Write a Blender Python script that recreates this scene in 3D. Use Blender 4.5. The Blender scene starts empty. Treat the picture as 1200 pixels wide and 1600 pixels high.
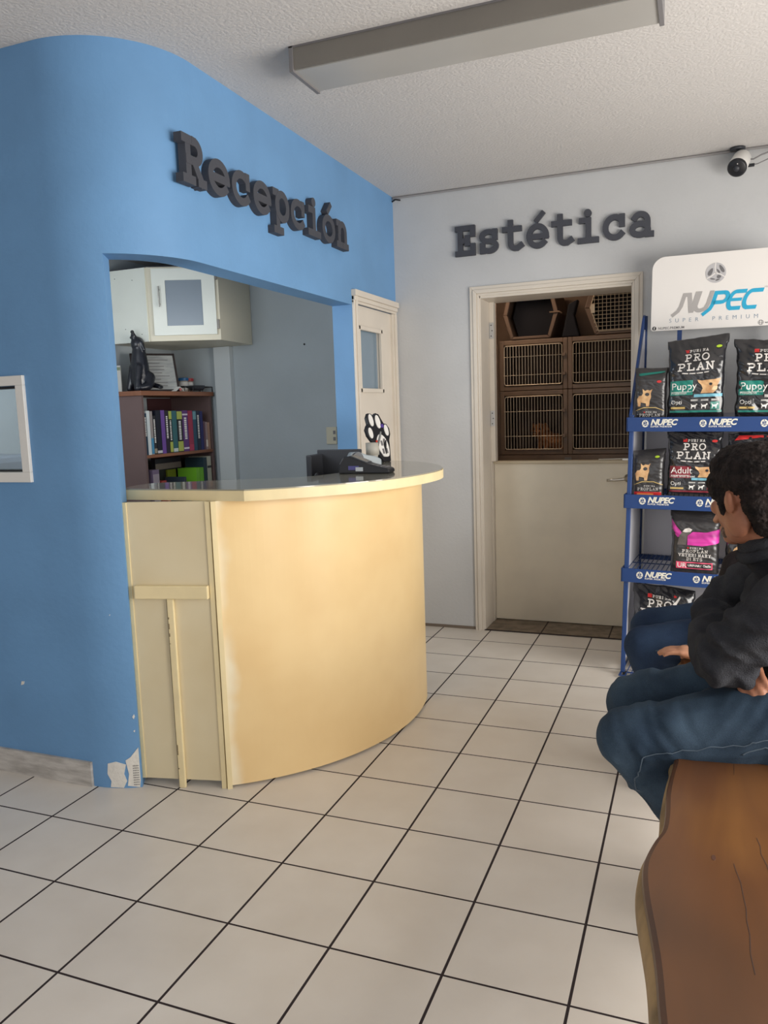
import bpy, bmesh, math, random
from mathutils import Vector, Matrix, noise
from mathutils.bvhtree import BVHTree
PI = math.pi
SC = bpy.context.scene
COL = SC.collection
V = Vector

# ------------------------------------------------------------------ camera, world, light, exposure
cam = bpy.data.objects.new('camera', bpy.data.cameras.new('camera'))
COL.objects.link(cam)
right = V((0.93014713, 0.36569787, -0.03303605))
down = V((0.01606949, -0.13042611, -0.9913278))
fwd = V((-0.36683523, 0.92154983, -0.12719205))
m = Matrix((right, -down, -fwd)).transposed().to_4x4()
m.translation = V((2.25324522, -4.78970884, 1.48543442))
cam.matrix_world = m
cam.data.sensor_fit = 'HORIZONTAL'
cam.data.sensor_width = 36.0
cam.data.lens = 1232.366 * 36.0 / 1200.0
cam.data.clip_start = 0.02
SC.camera = cam
SC.view_settings.view_transform = 'Standard'
SC.view_settings.look = 'None'
SC.view_settings.gamma = 1.0
SC.view_settings.use_curve_mapping = False
SC.view_settings.exposure = 0.07

world = bpy.data.worlds.new('world')
SC.world = world
world.use_nodes = True
bg = world.node_tree.nodes['Background']
bg.inputs[0].default_value = (0.75, 0.85, 1.0, 1)
bg.inputs[1].default_value = 0.35

def area_light(name, loc, target, sx, sy, power, color):
    d = bpy.data.lights.new(name, 'AREA')
    d.shape = 'RECTANGLE'; d.size = sx; d.size_y = sy; d.energy = power; d.color = color
    o = bpy.data.objects.new(name, d); COL.objects.link(o)
    o.location = loc
    o.rotation_euler = (V(target) - V(loc)).to_track_quat('-Z', 'Y').to_euler()
    return o
# daylight through the shop front behind the camera
area_light('daylight_shopfront', (0.6, -6.7, 1.5), (0.2, -3.4, -0.4), 4.0, 2.0, 26, (1.0, 0.97, 0.93))
# daylight through the side entrance on the right
area_light('daylight_entrance', (4.25, -2.6, 1.28), (0.6, -2.4, 0.0), 3.3, 1.6, 172, (1.0, 0.955, 0.89))
# window of the reception office
area_light('daylight_office', (-0.6, -2.2, 1.9), (-0.9, 0.0, 1.9), 1.2, 0.8, 16, (0.92, 0.97, 1.0))
# weak bulb in the grooming room
area_light('grooming_room_bulb', (0.9, 0.72, 2.6), (1.4, 1.5, 1.3), 0.5, 0.3, 4.5, (1.0, 0.72, 0.5))

# ------------------------------------------------------------------ materials
def s2l(c):
    c = c / 255.0
    return c / 12.92 if c <= 0.04045 else ((c + 0.055) / 1.055) ** 2.4
def lin(rgb): return tuple(s2l(c) for c in rgb) + (1.0,)
MATS = {}
def mat(name, rgb, rough=0.6, metal=0.0, bump=0.0, bscale=60.0, var=0.0, vscale=6.0, rgb2=None, spec=0.5, coat=0.0, stretch=(1, 1, 1), detail=3.0):
    if name in MATS: return MATS[name]
    mt = bpy.data.materials.new(name); mt.use_nodes = True
    nt = mt.node_tree; b = nt.nodes['Principled BSDF']
    b.inputs['Base Color'].default_value = lin(rgb)
    b.inputs['Roughness'].default_value = rough
    b.inputs['Metallic'].default_value = metal
    b.inputs['Specular IOR Level'].default_value = spec
    b.inputs['Coat Weight'].default_value = coat
    tc = nt.nodes.new('ShaderNodeTexCoord')
    mp = nt.nodes.new('ShaderNodeMapping'); mp.inputs['Scale'].default_value = stretch
    nt.links.new(tc.outputs['Object'], mp.inputs['Vector'])
    if var > 0 or rgb2:
        n = nt.nodes.new('ShaderNodeTexNoise'); n.inputs['Scale'].default_value = vscale; n.inputs['Detail'].default_value = detail
        nt.links.new(mp.outputs[0], n.inputs['Vector'])
        r = nt.nodes.new('ShaderNodeValToRGB')
        r.color_ramp.elements[0].position = 0.35; r.color_ramp.elements[1].position = 0.68
        r.color_ramp.elements[0].color = lin(rgb)
        r.color_ramp.elements[1].color = lin(rgb2 if rgb2 else tuple(max(0, c * (1 - var)) for c in rgb))
        nt.links.new(n.outputs['Fac'], r.inputs['Fac'])
        nt.links.new(r.outputs['Color'], b.inputs['Base Color'])
    if bump > 0:
        n2 = nt.nodes.new('ShaderNodeTexNoise'); n2.inputs['Scale'].default_value = bscale; n2.inputs['Detail'].default_value = 4
        nt.links.new(mp.outputs[0], n2.inputs['Vector'])
        bp = nt.nodes.new('ShaderNodeBump'); bp.inputs['Strength'].default_value = bump; bp.inputs['Distance'].default_value = 0.01
        nt.links.new(n2.outputs['Fac'], bp.inputs['Height'])
        nt.links.new(bp.outputs['Normal'], b.inputs['Normal'])
    MATS[name] = mt
    return mt

def floor_material():
    mt = bpy.data.materials.new('white_floor_tiles'); mt.use_nodes = True
    nt = mt.node_tree; b = nt.nodes['Principled BSDF']
    N = nt.nodes.new; L = nt.links.new
    g = N('ShaderNodeNewGeometry')
    sep = N('ShaderNodeSeparateXYZ'); L(g.outputs['Position'], sep.inputs[0])
    masks = []
    for ax in ('X', 'Y'):
        d = N('ShaderNodeMath'); d.operation = 'DIVIDE'; d.inputs[1].default_value = 0.33; L(sep.outputs[ax], d.inputs[0])
        a = N('ShaderNodeMath'); a.operation = 'ADD'; a.inputs[1].default_value = 100.5; L(d.outputs[0], a.inputs[0])
        f = N('ShaderNodeMath'); f.operation = 'FRACT'; L(a.outputs[0], f.inputs[0])
        s = N('ShaderNodeMath'); s.operation = 'SUBTRACT'; s.inputs[1].default_value = 0.5; L(f.outputs[0], s.inputs[0])
        ab = N('ShaderNodeMath'); ab.operation = 'ABSOLUTE'; L(s.outputs[0], ab.inputs[0])
        lt = N('ShaderNodeMath'); lt.operation = 'LESS_THAN'; lt.inputs[1].default_value = 0.012 if ax == 'X' else 0.0105; L(ab.outputs[0], lt.inputs[0])
        masks.append((lt, a))
    mx = N('ShaderNodeMath'); mx.operation = 'MAXIMUM'; L(masks[0][0].outputs[0], mx.inputs[0]); L(masks[1][0].outputs[0], mx.inputs[1])
    # slight difference from tile to tile
    fl = []
    for k in range(2):
        q = N('ShaderNodeMath'); q.operation = 'ADD'; q.inputs[1].default_value = 0.0
        f = N('ShaderNodeMath'); f.operation = 'ROUND'; L(masks[k][1].outputs[0], f.inputs[0]); fl.append(f)
    cb = N('ShaderNodeCombineXYZ'); L(fl[0].outputs[0], cb.inputs[0]); L(fl[1].outputs[0], cb.inputs[1])
    wn = N('ShaderNodeTexWhiteNoise'); L(cb.outputs[0], wn.inputs['Vector'])
    ns = N('ShaderNodeTexNoise'); ns.inputs['Scale'].default_value = 5.0; ns.inputs['Detail'].default_value = 5; L(g.outputs['Position'], ns.inputs['Vector'])
    r1 = N('ShaderNodeValToRGB'); L(ns.outputs['Fac'], r1.inputs['Fac'])
    r1.color_ramp.elements[0].position = 0.3; r1.color_ramp.elements[0].color = lin((216, 209, 200))
    r1.color_ramp.elements[1].position = 0.7; r1.color_ramp.elements[1].color = lin((224, 218, 210))
    mixv = N('ShaderNodeMixRGB'); mixv.blend_type = 'MULTIPLY'; mixv.inputs[0].default_value = 0.06
    L(r1.outputs['Color'], mixv.inputs[1]); L(wn.outputs['Value'], mixv.inputs[2])
    mix = N('ShaderNodeMixRGB'); L(mx.outputs[0], mix.inputs[0]); L(mixv.outputs[0], mix.inputs[1]); mix.inputs[2].default_value = lin((44, 34, 36))
    L(mix.outputs[0], b.inputs['Base Color'])
    rr = N('ShaderNodeMath'); rr.operation = 'MULTIPLY_ADD'; L(mx.outputs[0], rr.inputs[0]); rr.inputs[1].default_value = 0.5; rr.inputs[2].default_value = 0.3
    L(rr.outputs[0], b.inputs['Roughness'])
    b.inputs['Specular IOR Level'].default_value = 0.35
    bp = N('ShaderNodeBump'); bp.invert = True; bp.inputs['Strength'].default_value = 0.4; bp.inputs['Distance'].default_value = 0.003
    L(mx.outputs[0], bp.inputs['Height']); L(bp.outputs['Normal'], b.inputs['Normal'])
    return mt

def wood_material(name, c1, c2, c3, rough=0.35, scale=1.0, coat=0.3):
    mt = bpy.data.materials.new(name); mt.use_nodes = True
    nt = mt.node_tree; b = nt.nodes['Principled BSDF']; N = nt.nodes.new; L = nt.links.new
    tc = N('ShaderNodeTexCoord'); mp = N('ShaderNodeMapping'); mp.inputs['Scale'].default_value = (7 * scale, 1.1 * scale, 7 * scale)
    L(tc.outputs['Object'], mp.inputs[0])
    n = N('ShaderNodeTexNoise'); n.inputs['Scale'].default_value = 2.2; n.inputs['Detail'].default_value = 8; n.inputs['Distortion'].default_value = 1.2
    L(mp.outputs[0], n.inputs['Vector'])
    n2 = N('ShaderNodeTexNoise'); n2.inputs['Scale'].default_value = 1.6; n2.inputs['Detail'].default_value = 2; L(tc.outputs['Object'], n2.inputs['Vector'])
    ad = N('ShaderNodeMath'); ad.operation = 'MULTIPLY_ADD'; L(n2.outputs['Fac'], ad.inputs[0]); ad.inputs[1].default_value = 0.75; 
    sc = N('ShaderNodeMath'); sc.operation = 'MULTIPLY'; L(n.outputs['Fac'], sc.inputs[0]); sc.inputs[1].default_value = 0.3; L(sc.outputs[0], ad.inputs[2])
    r = N('ShaderNodeValToRGB'); L(ad.outputs[0], r.inputs['Fac'])
    e = r.color_ramp.elements; e[0].position = 0.33; e[0].color = lin(c1); e[1].position = 0.72; e[1].color = lin(c3)
    k = e.new(0.52); k.color = lin(c2)
    L(r.outputs['Color'], b.inputs['Base Color']); b.inputs['Roughness'].default_value = rough; b.inputs['Coat Weight'].default_value = coat
    b.inputs['Coat Roughness'].default_value = 0.35
    bp = N('ShaderNodeBump'); bp.inputs['Strength'].default_value = 0.08; L(n.outputs['Fac'], bp.inputs['Height']); L(bp.outputs['Normal'], b.inputs['Normal'])
    return mt

def denim_material(name, c1, c2):
    mt = bpy.data.materials.new(name); mt.use_nodes = True
    nt = mt.node_tree; b = nt.nodes['Principled BSDF']; N = nt.nodes.new; L = nt.links.new
    tc = N('ShaderNodeTexCoord')
    n = N('ShaderNodeTexNoise'); n.inputs['Scale'].default_value = 5; n.inputs['Detail'].default_value = 4; L(tc.outputs['Object'], n.inputs['Vector'])
    r = N('ShaderNodeValToRGB'); L(n.outputs['Fac'], r.inputs['Fac'])
    r.color_ramp.elements[0].position = 0.38; r.color_ramp.elements[0].color = lin(c1); r.color_ramp.elements[1].position = 0.66; r.color_ramp.elements[1].color = lin(c2)
    f = N('ShaderNodeTexNoise'); f.inputs['Scale'].default_value = 420; L(tc.outputs['Object'], f.inputs['Vector'])
    mx = N('ShaderNodeMixRGB'); mx.blend_type = 'OVERLAY'; mx.inputs[0].default_value = 0.35; L(r.outputs[0], mx.inputs[1]); L(f.outputs['Fac'], mx.inputs[2])
    L(mx.outputs[0], b.inputs['Base Color']); b.inputs['Roughness'].default_value = 0.9; b.inputs['Specular IOR Level'].default_value = 0.15
    bp = N('ShaderNodeBump'); bp.inputs['Strength'].default_value = 0.25; bp.inputs['Distance'].default_value = 0.004; L(f.outputs['Fac'], bp.inputs['Height']); L(bp.outputs['Normal'], b.inputs['Normal'])
    return mt

M_floor = floor_material()
M_blue = mat('blue_wall_paint', (112, 158, 204), 0.5, bump=0.12, bscale=40, var=0.05, vscale=2.5, spec=0.3)
M_white_wall = mat('white_wall_paint', (198, 199, 200), 0.65, bump=0.15, bscale=55, var=0.04, vscale=2, spec=0.3)
M_office = mat('pale_grey_office_paint', (170, 178, 182), 0.6, bump=0.1, bscale=50, var=0.05, vscale=2)
M_ceiling = mat('stippled_ceiling_paint', (205, 202, 200), 0.85, bump=0.4, bscale=75, spec=0.2)
M_trimw = mat('ivory_door_enamel', (218, 209, 196), 0.35, var=0.03, vscale=4, bump=0.03)
M_dutch = mat('cream_half_door_enamel', (226, 216, 196), 0.4, var=0.04, vscale=4)
M_counter = mat('cream_counter_laminate', (240, 211, 158), 0.33, var=0.05, vscale=3, rgb2=(232, 200, 146), spec=0.5)
M_counter_f = M_counter.copy(); M_counter_f.name = 'cream_laminate_with_bleached_corner'
def _bleach(mt):
    nt = mt.node_tree; b = nt.nodes['Principled BSDF']; N = nt.nodes.new; L = nt.links.new
    src = b.inputs['Base Color'].links[0].from_socket
    tc = N('ShaderNodeTexCoord'); sp = N('ShaderNodeSeparateXYZ'); L(tc.outputs['Object'], sp.inputs[0])
    n = N('ShaderNodeTexNoise'); n.inputs['Scale'].default_value = 3.5; n.inputs['Detail'].default_value = 3; L(tc.outputs['Object'], n.inputs['Vector'])
    a = N('ShaderNodeMath'); a.operation = 'MULTIPLY_ADD'; L(n.outputs['Fac'], a.inputs[0]); a.inputs[1].default_value = -.16; L(sp.outputs['X'], a.inputs[2])
    r = N('ShaderNodeMapRange'); L(a.outputs[0], r.inputs['Value']); r.inputs['From Min'].default_value = -.055; r.inputs['From Max'].default_value = -.005; r.inputs['To Min'].default_value = 1; r.inputs['To Max'].default_value = 0; r.interpolation_type = 'SMOOTHSTEP'
    m_ = N('ShaderNodeMixRGB'); L(r.outputs[0], m_.inputs[0]); L(src, m_.inputs[1]); m_.inputs[2].default_value = lin((244, 232, 202)); L(m_.outputs[0], b.inputs['Base Color'])
_bleach(M_counter_f)
M_counter_side = mat('pale_cream_laminate', (226, 212, 178), 0.4, rgb2=(219, 202, 164), vscale=3)
M_edge = mat('cream_edge_band', (240, 222, 176), 0.4, var=0.04, vscale=10)
M_glass_top = mat('smoky_glass_top', (156, 152, 136), 0.14, spec=0.6, coat=0.5)
M_letter = mat('dark_grey_letter_paint', (66, 68, 76), 0.7, bump=0.05)
M_dark = mat('black_plastic', (30, 31, 36), 0.4)
M_dark2 = mat('charcoal_plastic', (52, 54, 60), 0.45)
M_chrome = mat('brushed_metal', (188, 184, 176), 0.3, metal=1.0)
M_alu = mat('grey_aluminium', (128, 124, 118), 0.4, metal=0.3, var=0.06, vscale=3)
M_diff = mat('frosted_lamp_cover', (176, 174, 170), 0.28, spec=0.6, var=0.05, vscale=2)
M_white = mat('white_plastic', (232, 230, 226), 0.4)
M_white_print = mat('white_print', (226, 224, 220), 0.5)
M_wood_shelf = wood_material('reddish_brown_board', (120, 78, 56), (136, 90, 66), (150, 100, 72), 0.5, 2.0, 0.0)
M_brown = mat('dull_brown_laminate', (108, 88, 86), 0.5, var=0.06, vscale=3)
M_brown_dark = mat('dark_maroon_laminate', (74, 42, 44), 0.6)
M_cab = mat('off_white_cabinet_paint', (226, 230, 222), 0.35, var=0.03, vscale=3)
M_cab_cream = mat('cream_cabinet_board', (214, 208, 188), 0.45)
M_frost = mat('frosted_cabinet_glass', (126, 138, 150), 0.3, spec=0.6)
M_blue_metal = mat('blue_powder_coat', (26, 58, 112), 0.4, spec=0.5)
M_rack_white = mat('white_rack_panel', (214, 214, 222), 0.35)
M_header = mat('white_sign_board', (232, 228, 224), 0.4)
M_grey_print = mat('grey_print', (172, 168, 166), 0.5)
M_dgrey_print = mat('dark_grey_print', (112, 110, 112), 0.5)
M_cyan_print = mat('cyan_print', (40, 168, 208), 0.45)
M_bench = wood_material('varnished_wood_top', (66, 44, 28), (96, 61, 34), (132, 90, 46), 0.36, 0.5, 0.22)
M_bark = mat('pale_live_edge_wood', (176, 146, 104), 0.7, var=0.3, vscale=9, bump=0.3, bscale=20)
M_denim = denim_material('blue_denim', (42, 56, 72), (66, 83, 100))
M_denim2 = denim_material('mid_blue_denim', (40, 54, 78), (54, 72, 98))
M_thread = mat('pale_denim_seam', (84, 98, 112), 0.9)
M_fleece = mat('charcoal_fleece', (52, 53, 58), 0.95, bump=0.5, bscale=260, spec=0.1, rgb2=(66, 67, 71), vscale=14)
M_jacket2 = mat('dark_brown_jacket', (34, 28, 30), 0.7, bump=0.2, bscale=60, spec=0.2)
M_skin = mat('tanned_skin', (176, 120, 92), 0.5, bump=0.08, bscale=120, rgb2=(160, 104, 80), vscale=18)
M_skin2 = mat('light_brown_skin', (196, 146, 116), 0.5, bump=0.06, bscale=120, rgb2=(182, 128, 100), vscale=18)
M_hair = mat('black_wavy_hair', (26, 22, 22), 0.75, bump=0.6, bscale=130, spec=0.2, rgb2=(48, 40, 38), vscale=40)
M_stubble = mat('grey_stubble', (104, 80, 66), 0.85, bump=0.4, bscale=300, rgb2=(140, 122, 108), vscale=160)
M_shoe = mat('brown_leather_shoe', (70, 46, 34), 0.5)
M_cage = mat('brown_enamel_steel', (134, 112, 94), 0.45, var=0.12, vscale=8, spec=0.4)
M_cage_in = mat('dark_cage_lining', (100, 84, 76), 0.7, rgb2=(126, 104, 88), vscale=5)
M_wire = mat('cage_wire_steel', (206, 192, 170), 0.4, metal=0.3)
M_crate = mat('taupe_crate_plastic', (110, 90, 76), 0.6, bump=0.1)
M_void = mat('crate_shade_and_dark_bag', (26, 28, 36), 0.9)
M_thresh = mat('worn_threshold_tile', (134, 120, 104), 0.6, rgb2=(100, 88, 74), vscale=14, bump=0.1)
M_base_strip = mat('brownish_base_strip', (120, 108, 96), 0.9)

# ------------------------------------------------------------------ mesh helpers
def rotz(a): return Matrix.Rotation(a, 4, 'Z')
def T(x, y, z): return Matrix.Translation((x, y, z))
def newbm(): return bmesh.new()
def box(bm, x0, x1, y0, y1, z0, z1, M=None):
    vs = [bm.verts.new((x, y, z)) for x in (x0, x1) for y in (y0, y1) for z in (z0, z1)]
    for f in ((0, 1, 3, 2), (4, 6, 7, 5), (0, 4, 5, 1), (2, 3, 7, 6), (0, 2, 6, 4), (1, 5, 7, 3)):
        bm.faces.new([vs[i] for i in f])
    if M is not None:
        for v in vs: v.co = M @ v.co
    return vs
def prism(bm, pts, a0, a1, axis='z', M=None):
    """closed polygon pts (2D) extruded a0..a1. axis z: pts xy; y: pts xz; x: pts yz"""
    def mk(p, a):
        if axis == 'z': return V((p[0], p[1], a))
        if axis == 'y': return V((p[0], a, p[1]))
        return V((a, p[0], p[1]))
    A = [bm.verts.new(mk(p, a0)) for p in pts]; B = [bm.verts.new(mk(p, a1)) for p in pts]
    n = len(pts)
    bm.faces.new(A); bm.faces.new(B[::-1])
    for i in range(n): bm.faces.new((A[i], B[i], B[(i + 1) % n], A[(i + 1) % n]))
    if M is not None:
        for v in A + B: v.co = M @ v.co
    return A + B
def tube(bm, pts, r, seg=8, cap=True, flat=1.0):
    """tapered tube through pts; r number or list"""
    pts = [V(p) for p in pts]; n = len(pts)
    rs = r if isinstance(r, (list, tuple)) else [r] * n
    rings = []; prev = None
    for i, p in enumerate(pts):
        d = (pts[min(i + 1, n - 1)] - pts[max(i - 1, 0)])
        if d.length < 1e-9: d = V((0, 0, 1))
        d.normalize()
        if prev is None:
            u = d.cross(V((0, 0, 1)));
            if u.length < 0.1: u = d.cross(V((0, 1, 0)))
        else: u = prev - d * prev.dot(d)
        u.normalize(); prev = u; w = d.cross(u)
        rings.append([bm.verts.new(p + (u * math.cos(2 * PI * k / seg) + w * math.sin(2 * PI * k / seg) * flat) * rs[i]) for k in range(seg)])
    for a, b in zip(rings, rings[1:]):
        for k in range(seg): bm.faces.new((a[k], a[(k + 1) % seg], b[(k + 1) % seg], b[k]))
    if cap:
        bm.faces.new(rings[0][::-1]); bm.faces.new(rings[-1])
def limb(bm, pts, rs, sub=6, seg=14):
    """smooth tapered limb with rounded ends (catmull-rom through the joints)"""
    P = [V(p) for p in pts]
    out = []; ro = []
    n = len(P)
    for i in range(n - 1):
        p0 = P[max(i - 1, 0)]; p1 = P[i]; p2 = P[i + 1]; p3 = P[min(i + 2, n - 1)]
        for k in range(sub):
            t = k / sub
            q = 0.5 * ((2 * p1) + (p2 - p0) * t + (2 * p0 - 5 * p1 + 4 * p2 - p3) * t * t + (-p0 + 3 * p1 - 3 * p2 + p3) * t ** 3)
            out.append(q); ro.append(rs[i] + (rs[i + 1] - rs[i]) * t)
    out.append(P[-1]); ro.append(rs[-1])
    d0 = (out[0] - out[1]).normalized(); d1 = (out[-1] - out[-2]).normalized()
    pre = [(out[0] + d0 * ro[0] * math.sin(a), ro[0] * math.cos(a)) for a in (1.45, 1.1, 0.7, 0.35)]
    post = [(out[-1] + d1 * ro[-1] * math.sin(a), ro[-1] * math.cos(a)) for a in (0.35, 0.7, 1.1, 1.45)]
    tube(bm, [p for p, _ in pre] + out + [p for p, _ in post], [r for _, r in pre] + ro + [r for _, r in post], seg)
def ellipsoid(bm, c, r, M=None, seg=20, rings=14):
    mm = T(*c) @ (M if M is not None else Matrix()) @ Matrix.Diagonal((r[0], r[1], r[2], 1))
    bmesh.ops.create_uvsphere(bm, u_segments=seg, v_segments=rings, radius=1.0, matrix=mm)
def lathe(bm, prof, c=(0, 0, 0), seg=24, M=None):
    rings = []
    for r, z in prof:
        rings.append([bm.verts.new((c[0] + r * math.cos(2 * PI * k / seg), c[1] + r * math.sin(2 * PI * k / seg), c[2] + z)) for k in range(seg)])
    for a, b in zip(rings, rings[1:]):
        for k in range(seg): bm.faces.new((a[k], a[(k + 1) % seg], b[(k + 1) % seg], b[k]))
    if prof[0][0] > 1e-5: bm.faces.new(rings[0][::-1])
    if prof[-1][0] > 1e-5: bm.faces.new(rings[-1])
    if M is not None:
        for rg in rings:
            for v in rg: v.co = M @ v.co
def obj(name, bm, mt, parent=None, smooth=False, bevel=0.0, kind=None, label=None):
    bmesh.ops.recalc_face_normals(bm, faces=bm.faces)
    me = bpy.data.meshes.new(name); bm.to_mesh(me); bm.free()
    o = bpy.data.objects.new(name, me); COL.objects.link(o)
    me.materials.append(mt)
    if smooth:
        for p in me.polygons: p.use_smooth = True
    if bevel > 0:
        b = o.modifiers.new('bevel', 'BEVEL'); b.width = bevel; b.segments = 2; b.limit_method = 'ANGLE'; b.angle_limit = 0.6
    if parent is not None:
        o.parent = parent
        o.matrix_parent_inverse = Matrix.Identity(4)
    if kind: o['kind'] = kind
    if label: o['label'] = label
    return o
def tag(o, label, cat, group=None):
    o['label'] = label; o['category'] = cat
    if group: o['group'] = group
    return o
def thing(name, label, cat, loc=(0, 0, 0), rz=0.0, group=None):
    o = bpy.data.objects.new(name, None); COL.objects.link(o); o.empty_display_size = 0.1
    o.location = loc; o.rotation_euler = (0, 0, rz)
    return tag(o, label, cat, group)
def remesh(name, bm, mt, voxel, parent=None, smooth_it=4, disp=None, label=None):
    """unites the overlapping shapes of bm into one continuous skin"""
    bmesh.ops.recalc_face_normals(bm, faces=bm.faces)
    me = bpy.data.meshes.new('raw'); bm.to_mesh(me); bm.free()
    t = bpy.data.objects.new('raw', me); COL.objects.link(t)
    r = t.modifiers.new('r', 'REMESH'); r.mode = 'VOXEL'; r.voxel_size = voxel
    s = t.modifiers.new('s', 'SMOOTH'); s.iterations = smooth_it; s.factor = 0.5
    dg = bpy.context.evaluated_depsgraph_get(); dg.update()
    ev = t.evaluated_get(dg)
    m2 = bpy.data.meshes.new_from_object(ev)
    bpy.data.objects.remove(t); bpy.data.meshes.remove(me)
    m2.name = name
    if disp:
        ns = [v.normal.copy() for v in m2.vertices]
        for v, nn in zip(m2.vertices, ns): v.co = v.co + nn * disp(v.co)
    m2.materials.clear(); m2.materials.append(mt)
    for p in m2.polygons: p.use_smooth = True
    o = bpy.data.objects.new(name, m2); COL.objects.link(o)
    if parent is not None: o.parent = parent
    if label: o['label'] = label
    return o
def struct(name, bm, mt, bevel=0.0, smooth=False):
    o = obj(name, bm, mt, smooth=smooth, bevel=bevel); o['kind'] = 'structure'; return o

# --- plain sans text as mesh, returned as list of (verts, faces) in the xz plane facing -y
def text_bm(bm, s, size, loc, M=None, shear=0.0, bold=0.0, align='LEFT', depth=0.0006, space=1.0, fn=None, width=1.0):
    cu = bpy.data.curves.new('t', 'FONT'); cu.body = s; cu.size = size; cu.shear = shear; cu.offset = bold; cu.align_x = align
    cu.space_character = space; cu.extrude = depth / 2; cu.resolution_u = 3
    o = bpy.data.objects.new('t', cu); COL.objects.link(o)
    dg = bpy.context.evaluated_depsgraph_get(); dg.update()
    me = bpy.data.meshes.new_from_object(o.evaluated_get(dg))
    bpy.data.objects.remove(o); bpy.data.curves.remove(cu)
    base = [bm.verts.new((0, 0, 0)) for _ in me.vertices]
    for v, s_ in zip(base, me.vertices):
        x, y, z = s_.co
        p = V((loc[0] + x * width, loc[1] - z, loc[2] + y))
        if fn: p = fn(p)
        if M is not None: p = M @ p
        v.co = p
    for p in me.polygons:
        try: bm.faces.new([base[i] for i in p.vertices])
        except ValueError: pass
    bpy.data.meshes.remove(me)

# --- slab-serif stroke letters
def arc(cx, cy, rx, ry, a0, a1, n=14):
    return [(cx + rx * math.cos(math.radians(a0 + (a1 - a0) * k / n)), cy + ry * math.sin(math.radians(a0 + (a1 - a0) * k / n))) for k in range(n + 1)]
xh = 0.76
def H(*a): return ('h',) + a
GL = {
 'R': [[(.2, 0), (.2, 1)], [(0, 0), (.42, 0)], [(0, 1), (.55, 1)], arc(.55, .75, .3, .25, 90, -90), [(.55, .5), (.2, .5)], [(.5, .48), (.88, 0)], [(.78, 0), (1, 0)]],
 'E': [[(.18, 0), (.18, 1)], [(0, 0), (.95, 0)], [(0, 1), (.95, 1)], [(.18, .5), (.62, .5)], [(.95, 0), (.95, .28)], [(.95, 1), (.95, .74)], [(.62, .38), (.62, .62)]],
 'e': [arc(.5, .5 * xh, .5, .5 * xh, 0, 318, 24), [(.02, .47 * xh), (1, .47 * xh)]],
 'c': [arc(.5, .5 * xh, .5, .5 * xh, 48, 318, 24), [(.9, .62 * xh), (.9, xh)]],
 'p': [[(.22, -.38), (.22, xh)], [(0, xh), (.22, xh)], [(0, -.38), (.5, -.38)], arc(.58, .5 * xh, .42, .5 * xh, 180, -180, 26)],
 'i': [[(.5, 0), (.5, xh)], [(.12, xh), (.5, xh)], [(.05, 0), (.95, 0)], ('dot', .47, 1.03)],
 'o': [arc(.5, .5 * xh, .5, .5 * xh, 0, 360, 28)],
 'ó': [arc(.5, .5 * xh, .5, .5 * xh, 0, 360, 28), ('acute', .45, .98, .72, 1.22)],
 'é': [arc(.5, .5 * xh, .5, .5 * xh, 0, 318, 24), [(.02, .47 * xh), (1, .47 * xh)], ('acute', .45, .98, .8, 1.24)],
 'n': [[(.18, 0), (.18, xh)], [(0, xh), (.18, xh)], [(0, 0), (.4, 0)], arc(.5, .62 * xh, .32, .38 * xh, 180, 0, 14) + [(.82, 0)], [(.62, 0), (1, 0)]],
 's': [arc(.48, .755 * xh, .42, .245 * xh, 35, 270, 14) + arc(.5, .255 * xh, .42, .255 * xh, 90, -150, 14)[1:], [(.86, .68 * xh), (.86, xh)], [(.1, 0), (.1, .32 * xh)]],
 't': [[(.35, 1.02), (.35, .25)] + arc(.6, .22, .25, .22, 180, 270, 6) + [(.75, 0), (.98, .1)], [(0, xh), (.88, xh)]],
 'a': [arc(.42, .27 * xh, .42, .27 * xh, 0, 360, 20), arc(.45, .66 * xh, .37, .34 * xh, 150, 0, 10) + [(.82, 0)], [(.82, 0), (1.02, 0)]],
 'P': [[(.2, 0), (.2, 1)], [(0, 0), (.42, 0)], [(0, 1), (.55, 1)], arc(.55, .73, .32, .27, 90, -90), [(.55, .46), (.2, .46)]],
 'O': [arc(.5, .5, .5, .5, 0, 360, 26)],
 'L': [[(.2, 0), (.2, 1)], [(0, 1), (.42, 1)], [(0, 0), (.9, 0)], [(.9, 0), (.9, .25)]],
 'A': [[(.12, 0), (.5, 1)], [(.5, 1), (.88, 0)], [(.25, .35), (.75, .35)], [(0, 0), (.26, 0)], [(.72, 0), (1, 0)]],
 'N': [[(.15, 0), (.15, 1)], [(.15, 1), (.85, 0)], [(.85, 0), (.85, 1)], [(0, 0), (.3, 0)], [(.7, 1), (1, 1)], [(0, 1), (.2, 1)]],
 'V': [[(.1, 1), (.5, 0)], [(.5, 0), (.9, 1)], [(0, 1), (.25, 1)], [(.75, 1), (1, 1)]],
 'T': [[(.5, 0), (.5, 1)], [(.05, 1), (.95, 1)], [(.3, 0), (.7, 0)], [(.05, 1), (.05, .8)], [(.95, 1), (.95, .8)]],
 'I': [[(.5, 0), (.5, 1)], [(.3, 0), (.7, 0)], [(.3, 1), (.7, 1)]],
 'D': [[(.18, 0), (.18, 1)], [(0, 0), (.45, 0)], [(0, 1), (.45, 1)], arc(.45, .5, .5, .5, 90, -90)],
 'Y': [[(.1, 1), (.5, .45)], [(.5, .45), (.9, 1)], [(.5, .45), (.5, 0)], [(.3, 0), (.7, 0)]],
 'S': [arc(.5, .75, .4, .25, 35, 270, 12) + arc(.5, .25, .42, .25, 90, -150, 12)[1:]],
 'U': [[(.12, 1), (.12, .35)] + arc(.5, .35, .38, .35, 180, 360, 12) + [(.88, 1)], [(0, 1), (.28, 1)], [(.74, 1), (1, 1)]],
}
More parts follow.
